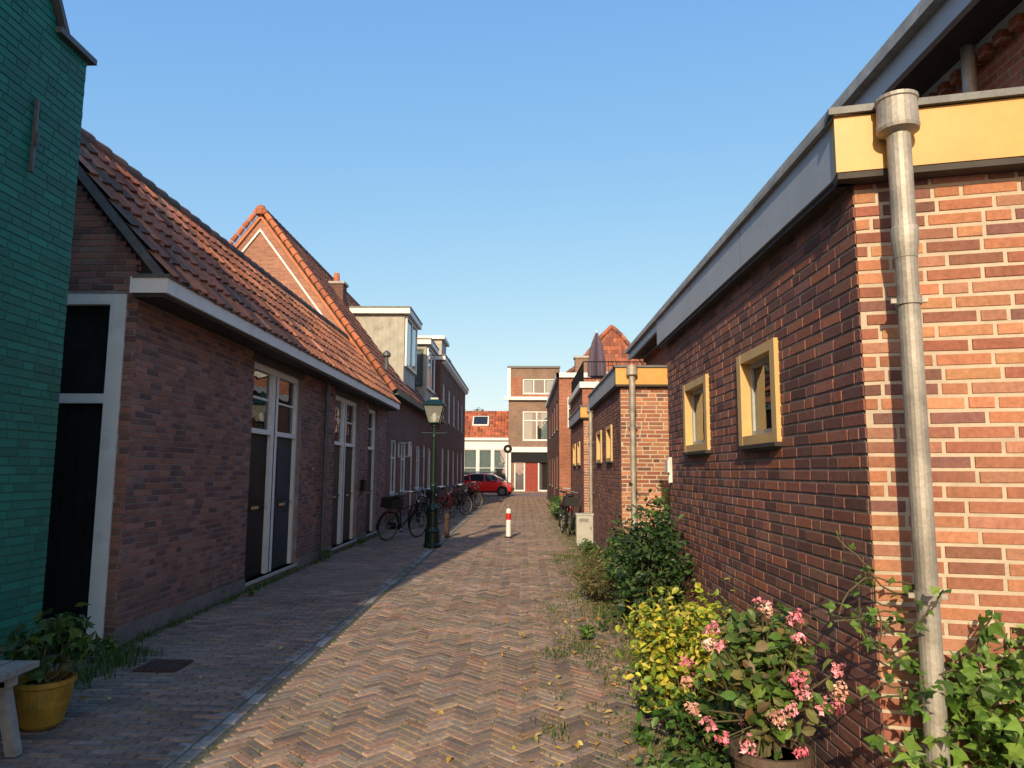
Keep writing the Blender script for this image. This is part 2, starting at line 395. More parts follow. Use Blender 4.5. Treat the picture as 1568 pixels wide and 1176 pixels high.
mb.prism(fg,[(-6.3,3.3),(-3.72,3.3),(-3.75,3.62),(-4.91,5.0),(-6.07,3.62)],-.25,0,'mortar_left')
mb.box(-6.4,-6.15,Y0,Y1,0,3.6,'brick_mid')
for (a0,a1) in ((6.69,9.75),(11.95,14.1),(16.2,17.2),(18.3,19.5)): mb.fbox(fr,a0,a1,0.0,.02,0,.165,'plinth_cement')
mb.build('walls',P)
mb=MB()
def doorset(a0,a1,two,mats,curs):
    b=-.12; f=.08
    mb.fbox(fr,a0,a0+f,b-.03,b+.05,.1,3.12,'white_paint'); mb.fbox(fr,a1-f,a1,b-.03,b+.05,.1,3.12,'white_paint')
    mb.fbox(fr,a0+f,a1-f,b-.03,b+.05,3.03,3.12,'white_paint'); mb.fbox(fr,a0+f,a1-f,b-.03,b+.052,2.12,2.19,'white_paint')
    mb.fbox(fr,a0,a1,-.25,.03,.06,.1,'concrete_pale')
    secs=[(a0+f,a1-f)]
    if two:
        m=(a0+a1)/2; mb.fbox(fr,m-.13,m+.13,b-.03,b+.054,.1,3.03,'white_paint'); mb.fbox(fr,m-.01,m+.01,b+.054,b+.06,.1,3.03,'dark_wood'); secs=[(a0+f,m-.13),(m+.13,a1-f)]
    for (p,q),mt,cu in zip(secs,mats,curs):
        door(mb,fr,p,q,.1,2.12,mt,b)
        mb.fbox(fr,p,q,b,b+.004,2.19,3.03,'glass')
        mb.fbox(fr,p,p+.04,b-.01,b+.02,2.19,3.03,'white_paint'); mb.fbox(fr,q-.04,q,b-.01,b+.02,2.19,3.03,'white_paint')
        mb.fbox(fr,p+.04,q-.04,b-.01,b+.02,2.62,2.65,'white_paint')
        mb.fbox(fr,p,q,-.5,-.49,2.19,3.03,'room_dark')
        if cu: 
            k=9; ww=(q-p)/k
            for i in range(k): mb.fbox(fr,p+i*ww,p+(i+1)*ww,b-.1-.015*(i%2),b-.09-.015*(i%2),2.19,2.19+.82*(1 if cu!='half' else .5),'curtain')
    mb.fbox(fr,a0-.05,a1+.05,-.02,.015,3.12,3.22,'dark_wood')
doorset(9.75,11.95,True,['black_paint','door_blue'],['half','half'])
doorset(14.1,16.2,True,['door_brown','door_brown'],['half','x'])
doorset(17.2,18.3,False,['door_brown'],['half'])
for (p,q,r,t) in ((-4.95,-4.8,0,3.27),(-3.95,-3.8,0,3.27)): mb.fbox(fg,p,q,-.1,.02,r,t,'white_paint')
mb.fbox(fg,-4.8,-3.95,-.1,.02,3.17,3.27,'white_paint'); mb.fbox(fg,-4.8,-3.95,-.1,.018,2.22,2.31,'white_paint')
mb.fbox(fg,-4.8,-3.95,-.09,-.05,0,3.2,'black_paint')
for i in range(7): mb.fbox(fg,-4.8+i*.122,-4.8+i*.122+.113,-.05,-.04,0.02,2.2,'black_paint')
mb.build('doors_and_windows',P)
mb=MB(); mb.fbox(fr,12.5,12.62,.008,.05,1.5,1.68,'zinc_dark'); mb.fbox(fr,12.51,12.61,.05,.056,1.61,1.64,'chrome')
mb.fbox(fr,16.5,16.75,.008,.09,1.15,1.4,'black_paint'); mb.build('letterbox',P)
mb=MB()
mb.box(-3.72,-3.36,Y0-.12,Y1+.02,3.26,3.42,'white_paint'); mb.box(-3.70,-3.40,Y0-.1,Y1,3.225,3.259,'dark_wood')
mb.box(-3.70,-3.345,Y0-.13,Y1+.03,3.405,3.44,'zinc_dark')
mb.build('gutter',P)
mb=MB(); s=math.hypot(1.51,1.81); up=np.array((-1.51,0,1.81))/s; nr=np.array((1.81,0,1.51))/s
pantiles(mb,(-3.38,Y0-.1,3.42),(0,1,0),up,nr,Y1-Y0+.12,s,pal=PAL_TILE,pal2=PAL_TILE_OR)  # far tiles drawn from a brighter orange palette: sunlit look put into colour
mb.build('roof_tiles',P,smooth=False)
mb=MB()
frg=Fr((0,Y0-.1,0),(1,0,0),(0,1,0))
mb.prism(frg,[(-3.38,3.42),(-4.91,5.25),(-6.44,3.42)],.13,Y1-Y0+.1,'roof_felt')
mb.prism(frg,[(-3.50,3.44),(-4.93,5.15),(-4.93,5.27),(-3.40,3.44)],-.02,.12,'zinc_dark')
mb.build('roof',P)
mb=MB()
yy=Y0-.1
while yy<Y1:
    mb.cyl((-4.92,yy,5.235),(-4.92,yy+.36,5.25),.10,.115,n=12,mat='tile_unit',col=pick([(.16,.09,.07),(.24,.11,.07),(.12,.08,.065)],.2)); yy+=.335
mb.build('ridge_tiles',P)
mb=MB(); gutter_pipe(mb,-3.62,13.2,.05,3.25,.04,'zinc_dark'); mb.build('downpipe',P)

# ------------------------------------------------------------------ LEFT: big gabled house
P=empty('gabled_brick_house'); Y0,Y1=19.55,32.0
fr=Fr((X,0,0),(0,1,0),(1,0,0))
ops=[(20.2,21.3,.95,2.5),(21.9,23.0,.95,2.5),(23.6,24.5,.1,2.6),(25.1,26.2,.95,2.5),(26.8,27.7,.1,2.6),(28.2,29.3,.95,2.5),(30,31.1,.95,2.5)]
mb=MB(); wall(mb,fr,Y0,Y1,0,3.75,ops,'brick_mid'); mb.fbox(fr,Y0,Y1,0,.02,0,.2,'plinth_cement')
fg=Fr((0,Y0,0),(1,0,0),(0,-1,0)); gp=[(-11.1,0),(-3.95,0),(-3.95,3.7),(-3.72,3.7),(-7.43,8.75),(-11.14,3.7)]
mb.prism(fg,gp,-.3,0,'brick_gable'); fb=Fr((0,Y1,0),(1,0,0),(0,-1,0)); mb.prism(fb,gp,0,.3,'brick_mid')
mb.build('walls',P)
mb=MB()
for i,o in enumerate(ops):
    if o[2]>.5: window(mb,fr,*o,mull=(.5,),rail=(.66,),cur='curtain',curfrac=.6 if i%2 else 1)
    else:
        mb.fbox(fr,o[0],o[0]+.07,-.14,-.06,.1,2.6,'white_paint');mb.fbox(fr,o[1]-.07,o[1],-.14,-.06,.1,2.6,'white_paint');mb.fbox(fr,o[0]+.07,o[1]-.07,-.14,-.06,2.52,2.6,'white_paint')
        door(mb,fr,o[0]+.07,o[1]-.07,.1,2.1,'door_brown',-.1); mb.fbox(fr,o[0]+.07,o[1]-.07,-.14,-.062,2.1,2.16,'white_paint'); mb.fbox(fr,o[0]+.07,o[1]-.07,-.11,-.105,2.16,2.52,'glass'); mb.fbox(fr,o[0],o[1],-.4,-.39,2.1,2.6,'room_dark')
q=Fr((-3.68,21.2,0),(math.cos(rad(40)),-math.sin(rad(40)),0),(math.sin(rad(40)),math.cos(rad(40)),0))
for b in ((0,.5,2.0,2.04),(0,.5,2.4,2.44),(0,.04,2.04,2.4),(.46,.5,2.04,2.4)): mb.fbox(q,b[0],b[1],0,.03,b[2],b[3],'white_paint')
mb.build('doors_and_windows',P)
sx,sz=3.93,5.20; s=math.hypot(sx,sz); up=np.array((-sx,0,sz))/s; nr=np.array((sz,0,sx))/s
mb=MB(); pantiles(mb,(-3.5,Y0-.05,3.75),(0,1,0),up,nr,Y1-Y0+.1,s,tw=.22,th=.32,pal=PAL_TILE2); mb.build('roof_tiles',P)
mb=MB(); frg=Fr((0,Y0+.02,0),(1,0,0),(0,1,0)); mb.prism(frg,[(-3.52,3.72),(-7.43,8.90),(-11.3,3.72)],0,Y1-Y0,'roof_felt')
mb.build('roof',P)
mb=MB(); mb.box(-3.72,-3.42,Y0,Y1,3.68,3.84,'gutter_green'); mb.build('gutter',P)
mb=MB()
for sgn in (1,-1):
    def G(x): return x if sgn>0 else -14.86-x
    n_=26
    for i in range(n_):
        t0=i/n_; t1=(i+1)/n_-.003
        p0=Vector((G(-3.5-sx*t0),Y0-.08,3.80+sz*t0)); p1=Vector((G(-3.5-sx*t1),Y0-.08,3.80+sz*t1))
        mb.cyl(p0,p1,.085,.07,n=10,mat='tile_unit',col=pick([(.48,.17,.08),(.42,.14,.07),(.36,.13,.07)],.2))
    pts=[(G(-3.95),3.75),(G(-7.43),8.38),(G(-7.43),8.30),(G(-4.01),3.75)]
    mb.prism(fg,pts,0,.05,'white_paint')
    pts=[(G(-3.66),3.8),(G(-7.43),8.80),(G(-7.43),8.68),(G(-3.76),3.8)]
    mb.prism(fg,pts,0,.06,'orange_edge')
mb.lathe((-7.43,Y0-.05,8.87),[(.14,-.1),(.16,.05),(.1,.16),(.02,.2)],12,'tile_unit',col=(.4,.14,.07))
mb.build('gable_trim',P)
mb=MB(); yy=Y0
while yy<Y1: mb.cyl((-7.43,yy,8.93),(-7.43,yy+.37,8.94),.11,.12,n=10,mat='tile_unit',col=pick(PAL_TILE2,.2)); yy+=.34
mb.build('ridge_tiles',P)
def dormer(mb,x0,y0,y1,zb,zt,back):
    mb.box(back,x0,y0,y1,zb,zt,'clad_grey')
    for yy in np.arange(0,x0-back,.28): mb.box(back+yy,back+yy+.02,y0-.012,y0,zb,zt,'clad_grey')
    mb.box(back-.1,x0+.2,y0-.18,y1+.18,zt,zt+.2,'white_paint'); mb.box(back-.1,x0+.23,y0-.21,y1+.21,zt+.2,zt+.24,'zinc_dark')
    f=Fr((x0,0,0),(0,1,0),(1,0,0))
    k=max(1,int((y1-y0)/.9)); ww=(y1-y0-.2)/k
    for i in range(k):
        a=y0+.1+i*ww
        mb.fbox(f,a+.03,a+ww-.03,.03,.05,zb+.75,zt-.1,'glass'); mb.fbox(f,a+.03,a+ww-.03,.004,.01,zb+.75,zt-.1,'curtain')
        mb.fbox(f,a-.02,a+.05,.01,.08,zb+.65,zt-.03,'white_paint'); mb.fbox(f,a+ww-.05,a+ww+.02,.011,.079,zb+.65,zt-.03,'white_paint')
        mb.fbox(f,a+.05,a+ww-.05,.01,.08,zt-.1,zt-.03,'white_paint'); mb.fbox(f,a+.05,a+ww-.05,.01,.09,zb+.65,zb+.74,'white_paint')
mb=MB(); dormer(mb,-4.1,24.4,27.0,4.55,7.0,-6.3); mb.build('dormer',P)
mb=MB(); dormer(mb,-3.95,29.0,31.4,4.3,6.75,-6.0)
f=Fr((0,29.0,0),(1,0,0),(0,-1,0)); mb.fbox(f,-4.75,-4.15,.03,.04,5.1,6.5,'glass'); mb.fbox(f,-4.75,-4.15,.0,.02,5.1,6.5,'curtain')
for b in ((-4.82,-4.75,5.03,6.57),(-4.15,-4.08,5.03,6.57),(-4.75,-4.15,5.03,5.1),(-4.75,-4.15,6.5,6.57)): mb.fbox(f,b[0],b[1],.0,.06,b[2],b[3],'gutter_green')
mb.build('dormer',P)
mb=MB(); mb.box(-6.7,-6.1,23.7,24.2,6.5,7.9,'brick_mid'); mb.box(-6.75,-6.05,23.65,24.25,7.9,7.98,'concrete_pale'); mb.lathe((-6.4,23.95,7.98),[(.1,0),(.11,.2),(.09,.35)],10,'orange_edge'); mb.build('chimney',P)
mb=MB(); mb.cyl((-4.1,21.3,4.3),(-4.1,21.3,5.0),.06,mat='zinc_dark'); mb.lathe((-4.1,21.3,5.0),[(.1,0),(.13,.04),(.12,.12),(.03,.2)],10,'zinc_dark'); mb.build('vent_pipe',P)

# ------------------------------------------------------------------ LEFT: tall far brick house
P=empty('tall_brick_house'); Y0,Y1=32.05,46.0
mb=MB(); ops=[]
for yy in (33,35.6,38.2,40.8,43.4): ops+= [(yy,yy+1.2,.9,2.7),(yy,yy+1.2,4.0,5.7)]
wall(mb,fr,Y0,Y1,0,6.6,ops,'brick_mid')
mb.box(-10,-3.95,Y0,Y0+.25,0,6.6,'brick_mid'); mb.box(-10,-3.95,Y1-.25,Y1,0,6.6,'brick_mid'); mb.box(-10,-3.96,Y0+.25,Y1-.25,6.3,6.55,'roof_felt')
mb.build('walls',P)
mb=MB()
for o in ops: window(mb,fr,*o,mull=(.5,),rail=(.7,))
mb.build('windows',P)
mb=MB(); mb.box(-4.0,-3.5,Y0-.05,Y1+.05,6.6,6.78,'white_paint'); mb.box(-4.05,-3.46,Y0-.08,Y1+.08,6.78,6.83,'zinc_dark')
for yy in np.arange(Y0+.3,Y1,.6): mb.box(-3.69,-3.52,yy,yy+.1,6.46,6.6,'white_paint')
mb.build('cornice',P)
mb=MB(); mb.box(-5.4,-4.3,41,42.2,6.9,8.0,'brick_brown'); mb.box(-5.45,-4.25,40.95,42.25,8.0,8.08,'concrete_pale')
mb.box(-5.2,-3.9,34,36,6.9,7.9,'clad_grey'); mb.box(-5.3,-3.75,33.85,36.15,7.9,8.05,'white_paint'); mb.build('roof_box',P)

# ------------------------------------------------------------------ RIGHT sheds
def shed(y0,L,ang,nearw,name,wins=((1.04,1.74),(2.62,3.42))):
    P=empty(name); x=1.5
    fs=Fr((x,y0,0),(0,1,0),(-1,0,0)); c,s=math.cos(ang),math.sin(ang); fn=Fr((x,y0,0),(c,-s,0),(-s,-c,0))
    ops=[(a,b,1.80,2.37) for a,b in wins]
    mb=MB()
    bricks(mb,fs,0.0,L,0,2.95,ops,PAL_SHADE,joint=.012,d=.004,stretch=.75,jit=.001)  # side wall's shade is put into its darker brick and mortar colours
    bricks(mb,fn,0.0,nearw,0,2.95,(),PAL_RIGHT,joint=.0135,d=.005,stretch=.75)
    mb.build('wall_bricks',P)
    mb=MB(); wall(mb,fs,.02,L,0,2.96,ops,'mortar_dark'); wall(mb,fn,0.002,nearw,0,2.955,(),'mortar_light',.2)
    mb.box(x+.25,3.25,y0+L-.25,y0+L,0,2.95,'brick_mid'); mb.build('walls',P)
    mb=MB()
    for (a,b) in wins:
        z0,z1=1.78,2.39; f=.06; F='cream_paint'; o=.03; bk=-.09
        for q in ((a-.02,a+f,z0,z1),(b-f,b+.02,z0,z1)): mb.fbox(fs,q[0],q[1],bk,o,q[2],q[3],F)
        mb.fbox(fs,a+f,b-f,bk,o-.002,z0,z0+f,F); mb.fbox(fs,a+f,b-f,bk,o-.002,z1-f,z1,F)
        i0,i1,j0,j1=a+f,b-f,z0+f,z1-f; k=.035
        for q in ((i0,i0+k,j0,j1),(i1-k,i1,j0,j1),(i0+k,i1-k,j0,j0+k),(i0+k,i1-k,j1-k,j1)): mb.fbox(fs,q[0],q[1],-.075,-.035,q[2],q[3],'box_grey')
        mb.fbox(fs,i0+k,i1-k,-.056,-.052,j0+k,j1-k,'glass')
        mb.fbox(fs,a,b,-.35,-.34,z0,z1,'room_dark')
        mb.fbox(fs,i0+.02,i0+.24,-.2,-.19,j0,j1-.12,'curtain')
        mb.fbox(fs,a-.02,b+.02,0,.045,z0-.025,z0-.001,'dark_wood')
    mb.build('windows',P)
    mb=MB(); zb,zt=2.93,3.19
    mb.fbox(fs,-.08,L+.1,.01,.085,zb,zt,'grey_fascia'); mb.fbox(fs,-.10,L+.12,-.02,.11,zt,zt+.03,'zinc')
    for aa in (1.4,2.8): mb.fbox(fs,aa,aa+.005,.085,.087,zb,zt,'zinc_dark')
    mb.fbox(fn,-.085,nearw,.012,.10,zb,zt-.002,'ochre_paint'); mb.fbox(fn,-.11,nearw,-.03,.125,zt+.002,zt+.034,'zinc_dark')
    mb.fbox(fn,-.08,nearw,.0,.095,zb-.03,zb-.002,'dark_wood'); mb.fbox(fs,-.02,L+.08,.0,.07,zb-.03,zb-.002,'dark_wood')
    mb.build('fascia',P)
    mb=MB(); p=[(x-.02,y0+.0),(x+nearw*c,y0-nearw*s+.05),(3.3,y0-nearw*s+.05),(3.3,y0+L+.05),(x-.02,y0+L+.05)]
    mb.add([(a,b,3.0) for a,b in p]+[(a,b,3.2) for a,b in p],[(0,1,2,3,4),(5,6,7,8,9)]+[(i,(i+1)%5,5+(i+1)%5,5+i) for i in range(5)],'roof_felt'); mb.build('roof',P)
    mb=MB(); c0=fn.p(.155,.165,0); cx,cy=c0[0],c0[1]
    mb.lathe((cx,cy,3.06),[(.04,-.02),(.083,.0),(.086,.015),(.083,.03),(.08,.13),(.086,.135),(.086,.15),(.07,.15)],22,'zinc')
    mb.cyl((cx,cy,2.62),(cx,cy,3.06),.048,n=18,mat='zinc')
    mb.lathe((cx,cy,2.48),[(.03,0),(.045,.02),(.052,.08),(.055,.13),(.055,.15),(.05,.155)],18,'zinc')
    mb.cyl((cx,cy,0),(cx,cy,2.5),.043,n=18,mat='zinc')
    for zz in (2.3,1.1):
        mb.cyl((cx,cy,zz),(cx,cy,zz+.035),.05,n=18,mat='zinc'); mb.fbox(fn,.145,.165,0,.13,zz+.005,zz+.03,'zinc'); mb.fbox(fn,.085,.225,.155,.175,zz+.008,zz+.028,'zinc')
    mb.build('downpipe',P,smooth=False)
    return P,fn,fs
P1,fn1,fs1=shed(3.16,4.24,rad(13.5),1.9,'brick_shed')
shed(11.0,4.3,0,1.9,'brick_shed')
shed(17.7,4.2,0,1.9,'brick_shed')
P=empty('brick_terrace_house')
mb=MB(); mb.box(3.2,9,2.95,18.5,0,4.55,'brick_red'); 
mb.prism(Fr((0,2.95,0),(1,0,0),(0,1,0)),[(3.2,4.55),(9,4.55),(6.1,8.0)],0,.3,'brick_red'); mb.build('walls',P)
mb=MB(); mb.prism(Fr((0,2.6,0),(1,0,0),(0,1,0)),[(2.80,4.72),(6.1,8.5),(9.4,4.72)],0,16.1,'roof_felt'); mb.build('roof',P)
s=math.hypot(3.3,3.78); mb=MB(); pantiles(mb,(2.80,2.6,4.74),(0,1,0),np.array((3.3,0,3.78))/s,np.array((-3.78,0,3.3))/s,16.1,s,tw=.25,th=.34,pal=[(.05,.05,.05),(.07,.065,.06),(.045,.045,.05)]); mb.build('roof_tiles',P)
mb=MB(); mb.box(2.78,2.83,2.55,18.75,4.52,4.74,'grey_fascia'); mb.box(2.83,3.2,2.55,18.75,4.56,4.6,'dark_wood'); mb.box(2.70,2.80,2.5,18.8,4.70,4.80,'zinc')
for yy in np.arange(3,18.5,.16): mb.box(3.12,3.198,yy,yy+.08,4.42,4.5,'brick_red')
mb.box(3.14,3.198,3,18.4,4.50,4.56,'white_paint')
gutter_pipe(mb,3.10,4.75,3.2,4.7,.045); mb.box(3.13,3.2,5.2,7.0,3.75,4.0,'concrete_pale')
mb.build('eaves_and_downpipe',P)

# ------------------------------------------------------------------ RIGHT far houses
P=empty('terrace_roof_house')
mb=MB(); f=Fr((2.0,24,0),(1,0,0),(0,-1,0)); ops=[(.6,1.7,3.0,4.0)]
wall(mb,f,0,4,0,4.4,ops,'brick_red'); mb.box(2.0,2.25,24.25,30,0,4.4,'brick_mid'); mb.box(2.25,6,24.25,30,4.2,4.38,'roof_felt')
mb.fbox(f,-.1,4,0,.1,4.4,4.6,'white_paint'); mb.box(1.9,2.0,24,30,4.4,4.6,'white_paint')
window(mb,f,*ops[0]); mb.build('walls',P)
mb=MB()
for yy in np.arange(24.1,30,.14): mb.cyl((2.05,yy,4.6),(2.05,yy,5.3),.008,n=5,mat='black_paint')
for xx in np.arange(2.05,6,.14): mb.cyl((xx,24.05,4.6),(xx,24.05,5.3),.008,n=5,mat='black_paint')
mb.cyl((2.05,24.05,5.3),(2.05,30,5.3),.02,mat='black_paint'); mb.cyl((2.05,24.05,5.3),(6,24.05,5.3),.02,mat='black_paint'); mb.build('railing',P)
mb=MB(); c=(2.62,25.2,4.4)
mb.lathe(c,[(.25,0),(.25,.06),(.03,.08),(.025,.1)],14,'concrete_pale'); mb.cyl(c,(c[0],c[1],6.6),.025,mat='white_paint')
vs=[];nn=24;prof=[(.05,.5),(.27,.55),(.27,.9),(.23,1.3),(.15,1.75),(.03,2.12)]
for r,z in prof:
    for i in range(nn):
        t=2*math.pi*i/nn; rr=r*(1+.25*(i%3-1)); vs.append((c[0]+rr*math.cos(t),c[1]+rr*math.sin(t),c[2]+z))
mb.add(vs,[(j*nn+i,j*nn+(i+1)%nn,(j+1)*nn+(i+1)%nn,(j+1)*nn+i) for j in range(len(prof)-1) for i in range(nn)],'parasol_cloth'); mb.build('closed_parasol')
P=empty('brick_house')
f=Fr((1.55,30.5,0),(1,0,0),(0,-1,0)); fS=Fr((1.55,30.5,0),(0,1,0),(-1,0,0))
ops=[(.35,.95,3.5,4.8),(1.6,2.4,3.5,4.8)]; opsS=[(1.5,2.6,.9,2.4),(4,5,.1,2.3),(6.5,7.6,.9,2.4),(10,11.1,.9,2.4),(1.5,2.6,3.5,4.8),(4,5,3.5,4.8),(6.5,7.6,3.5,4.8),(10,11.1,3.5,4.8)]
mb=MB(); wall(mb,f,0,5,0,5.6,ops,'brick_red'); wall(mb,fS,0.25,15,0,5.6,opsS,'brick_mid'); mb.box(1.8,6.5,30.75,45.5,5.3,5.55,'roof_felt')
mb.fbox(f,-.12,5,0,.12,5.6,5.8,'white_paint'); mb.fbox(fS,-.12,15,0,.12,5.6,5.8,'white_paint'); mb.build('walls',P)
mb=MB()
for o in ops: window(mb,f,*o,rail=(.6,))
for o in opsS: window(mb,fS,*o,rail=(.6,))
mb.build('windows',P)
P=empty('gabled_brick_house')
f=Fr((0,36,0),(1,0,0),(0,-1,0))
pts=[(2.2,0),(6.9,0),(6.9,6.5),(6.3,6.85),(5.0,8.50),(4.52,8.95),(4.04,8.50),(2.75,6.9),(2.2,6.5)]
mb=MB(); mb.prism(f,pts,-7,0,'brick_red')
for (a,b) in zip(pts[2:-1],pts[3:]):
    L_=math.hypot(b[0]-a[0],b[1]-a[1]); k_=max(1,int(L_/.3))
    for i in range(k_):
        t0,t1=i/k_,(i+1)/k_-.01
        mb.cyl((a[0]+(b[0]-a[0])*t0,35.98,a[1]+(b[1]-a[1])*t0),(a[0]+(b[0]-a[0])*t1,35.98,a[1]+(b[1]-a[1])*t1),.12,.10,n=8,mat='tile_unit',col=pick([(.40,.14,.08),(.22,.1,.07),(.3,.12,.07)],.2)) 
    mb.prism(f,[a,b,(b[0],b[1]+.12),(a[0],a[1]+.12)],-7.05,-.1,'roof_felt')
for r in range(9):
    z=6.95+r*.2; hw=(8.75-z)*.8
    if hw<.1: break
    x=4.52-hw
    while x<4.52+hw-.05: mb.box(x,x+.17,35.955-.012*(r%2),35.985,z,z+.195,'tile_unit',pick([(.42,.14,.08),(.34,.11,.07),(.26,.10,.07)],.25)); x+=.18
mb.build('walls',P)
mb=MB(); mb.box(3.9,4.7,35.92,35.97,5.6,6.6,'white_paint'); mb.box(3.97,4.63,35.91,35.925,5.67,6.53,'car_glass'); mb.build('window',P)
mb=MB()
mb.box(2.5,3.1,33.9,34.5,5.5,7.0,'brick_tan'); mb.box(2.45,3.15,33.85,34.55,7,7.1,'concrete_pale')
mb.build('chimney',P)

# ------------------------------------------------------------------ END houses
P=empty('end_brick_house'); f=Fr((-1.1,56,0),(1,0,0),(0,-1,0))
ops=[(1.1,3.7,7.65,8.85),(1.1,3.3,4.0,6.3),(.45,3.5,.1,2.95)]
mb=MB(); wall(mb,f,0,4,0,9.7,ops,'brick_tan'); mb.box(-1.1,2.9,56.25,64,0,9.5,'brick_brown')
mb.build('walls',P)
mb=MB(); window(mb,f,*ops[0],fw=.09,mull=(.33,.66)); window(mb,f,*ops[1],fw=.1,mull=(.5,),rail=(.68,),curfrac=.7)
window(mb,f,.45,1.3,.1,2.95,frame='white_paint',fw=.1,cur='curtain_pink',curfrac=1,sill=False); window(mb,f,2.3,3.5,.1,2.95,frame='white_paint',fw=.1,cur='curtain_pink',curfrac=.6,sill=False)
mb.fbox(f,1.3,2.3,-.12,-.08,.1,2.3,'curtain_red'); mb.fbox(f,1.3,2.3,-.12,-.08,2.3,2.95,'black_paint')
mb.fbox(f,.22,3.73,.002,.03,2.3,3.08,'black_paint')
mb.fbox(f,-.05,4,0,.16,3.1,3.5,'white_paint'); mb.fbox(f,-.35,4,0,.3,7.15,7.4,'white_paint'); mb.fbox(f,-.1,.15,0,.08,7.4,9.7,'white_paint'); mb.fbox(f,-.12,4.05,-.1,.12,9.7,9.85,'zinc_dark')
mb.fbox(f,3.75,3.98,0,.08,0,3.1,'white_paint'); mb.fbox(f,.0,.2,0,.08,0,3.1,'white_paint')
mb.fbox(f,.15,1.05,0,.02,7.65,9.0,'brick_red'); mb.fbox(f,3.75,3.98,0,.02,7.65,9.0,'brick_red')
mb.fbox(f,.2,4,0,.02,7.4,7.6,'brick_red')
gutter_pipe(mb,3.0,55.85,0,7.1,.06,'white_paint'); mb.build('windows_and_trim',P)
P=empty('low_end_house'); f=Fr((-6.0,56,0),(1,0,0),(0,-1,0)); ops=[(.3+i*1.15,.3+i*1.15+1.0,.9,3.3) for i in range(4)]
mb=MB(); wall(mb,f,0,4.9,0,4.0,ops,'white_paint'); mb.box(-6,-1.1,56.3,61,0,3.9,'brick_mid'); mb.build('walls',P)
mb=MB()
for o in ops: window(mb,f,*o,rail=(.4,),curfrac=1)
mb.fbox(f,-.1,4.9,0,.2,4.0,4.2,'white_paint'); mb.build('windows',P)
mb=MB(); s=math.hypot(2.6,2.3); pantiles(mb,(-6.1,55.9,4.2),(1,0,0),np.array((0,2.6,2.3))/s,np.array((0,-2.3,2.6))/s,5.0,s,tw=.24,th=.33,pal=[(.45,.14,.07),(.38,.12,.06),(.32,.1,.06)])
fx=Fr((-6.1,0,0),(0,1,0),(1,0,0)); mb.prism(fx,[(55.9,4.15),(58.5,6.48),(61.1,4.15)],0,5.0,'roof_felt'); mb.build('roof',P)
mb=MB(); fk=[(-4.0,56.95,5.15),(-2.7,56.95,5.15),(-2.7,57.8,5.93),(-4.0,57.8,5.93)]
mb.add([(a,b-.06,c+.1) for a,b,c in fk]+[(a,b,c) for a,b,c in fk],[(0,1,2,3),(0,4,5,1),(1,5,6,2),(2,6,7,3),(3,7,4,0)],'white_paint')
mb.add([(a+(.1 if i in(0,3) else -.1),b-.07+(.07 if i<2 else -.07),c+.115+(.06 if i<2 else -.06)) for i,(a,b,c) in enumerate(fk)],[(0,1,2,3)],'car_glass'); mb.build('roof_window',P)
P=empty('brick_house'); f=Fr((2.95,56,0),(1,0,0),(0,-1,0)); ops=[(.5,1.6,4.2,6),(2.4,3.5,4.2,6),(.5,1.6,.8,2.8),(2.4,3.5,.8,2.8)]
mb=MB(); wall(mb,f,0,6,0,8.2,ops,'brick_red'); mb.box(2.95,8.9,56.3,64,0,8.1,'brick_mid'); mb.fbox(f,0,6,0,.15,8.2,8.45,'white_paint')
for o in ops: window(mb,f,*o,rail=(.6,))
mb.build('walls',P)
mb=MB(); mb.box(-30,-6.1,56,64,0,7.5,'brick_mid'); mb.box(-30,-6.1,55.8,56,7.5,7.8,'white_paint'); mb.build('brick_row_house')
mb=MB(); mb.box(9,34,56,64,0,8,'brick_mid'); mb.box(9,34,55.8,56,8,8.3,'white_paint'); mb.build('brick_row_house')

# ------------------------------------------------------------------ street lamp
mb=MB(); lx,ly=-1.92,15.6
mb.lathe((lx,ly,0),[(.19,0),(.19,.06),(.165,.08),(.16,.3),(.175,.33),(.14,.38),(.12,.42),(.115,.75),(.135,.78),(.13,.83),(.075,.9),(.06,.95),(.055,1.25),(.075,1.28),(.07,1.32),(.045,1.36),(.038,2.3),(.055,2.33),(.05,2.37),(.032,2.42),(.03,2.55),(.06,2.58),(.05,2.62)],20,'lamp_green')
mb.cyl((lx-.28,ly,2.42),(lx+.28,ly,2.42),.014,n=8,mat='lamp_green')
for sg in(-1,1): mb.lathe((lx+sg*.28,ly,2.42),[(.005,-.02),(.022,0),(.005,.02)],8,'lamp_green')
b0,b1,z0,z1=.115,.22,2.64,3.02
gl=[(sx_*b0,sy_*b0,z0) for sx_,sy_ in((-1,-1),(1,-1),(1,1),(-1,1))]+[(sx_*b1,sy_*b1,z1) for sx_,sy_ in((-1,-1),(1,-1),(1,1),(-1,1))]
gl=[(lx+a,ly+b,c) for a,b,c in gl]
mb.add(gl,[(0,1,5,4),(1,2,6,5),(2,3,7,6),(3,0,4,7)],'lamp_glass')
for i in range(4): mb.cyl(gl[i],gl[4+i],.013,n=6,mat='lamp_green'); mb.cyl(gl[i],gl[(i+1)%4],.014,n=6,mat='lamp_green'); mb.cyl(gl[4+i],gl[4+(i+1)%4],.018,n=6,mat='lamp_green')
mb.lathe((lx,ly,0),[(.34,3.03),(.32,3.05),(.2,3.12),(.12,3.15),(.11,3.19),(.06,3.22),(.03,3.24),(.035,3.27),(.01,3.31)],4,'lamp_green',rot=math.pi/4)
mb.lathe((lx,ly,2.66),[(.03,0),(.05,.06),(.05,.16),(.02,.2)],10,'white_paint')
mb.build('street_lamp')
mb=MB(); bx,by=-.34,18.0
mb.lathe((bx,by,0),[(.062,0),(.062,.42)],18,'white_paint'); mb.lathe((bx,by,.42),[(.0625,0),(.0625,.16)],18,'red_paint')
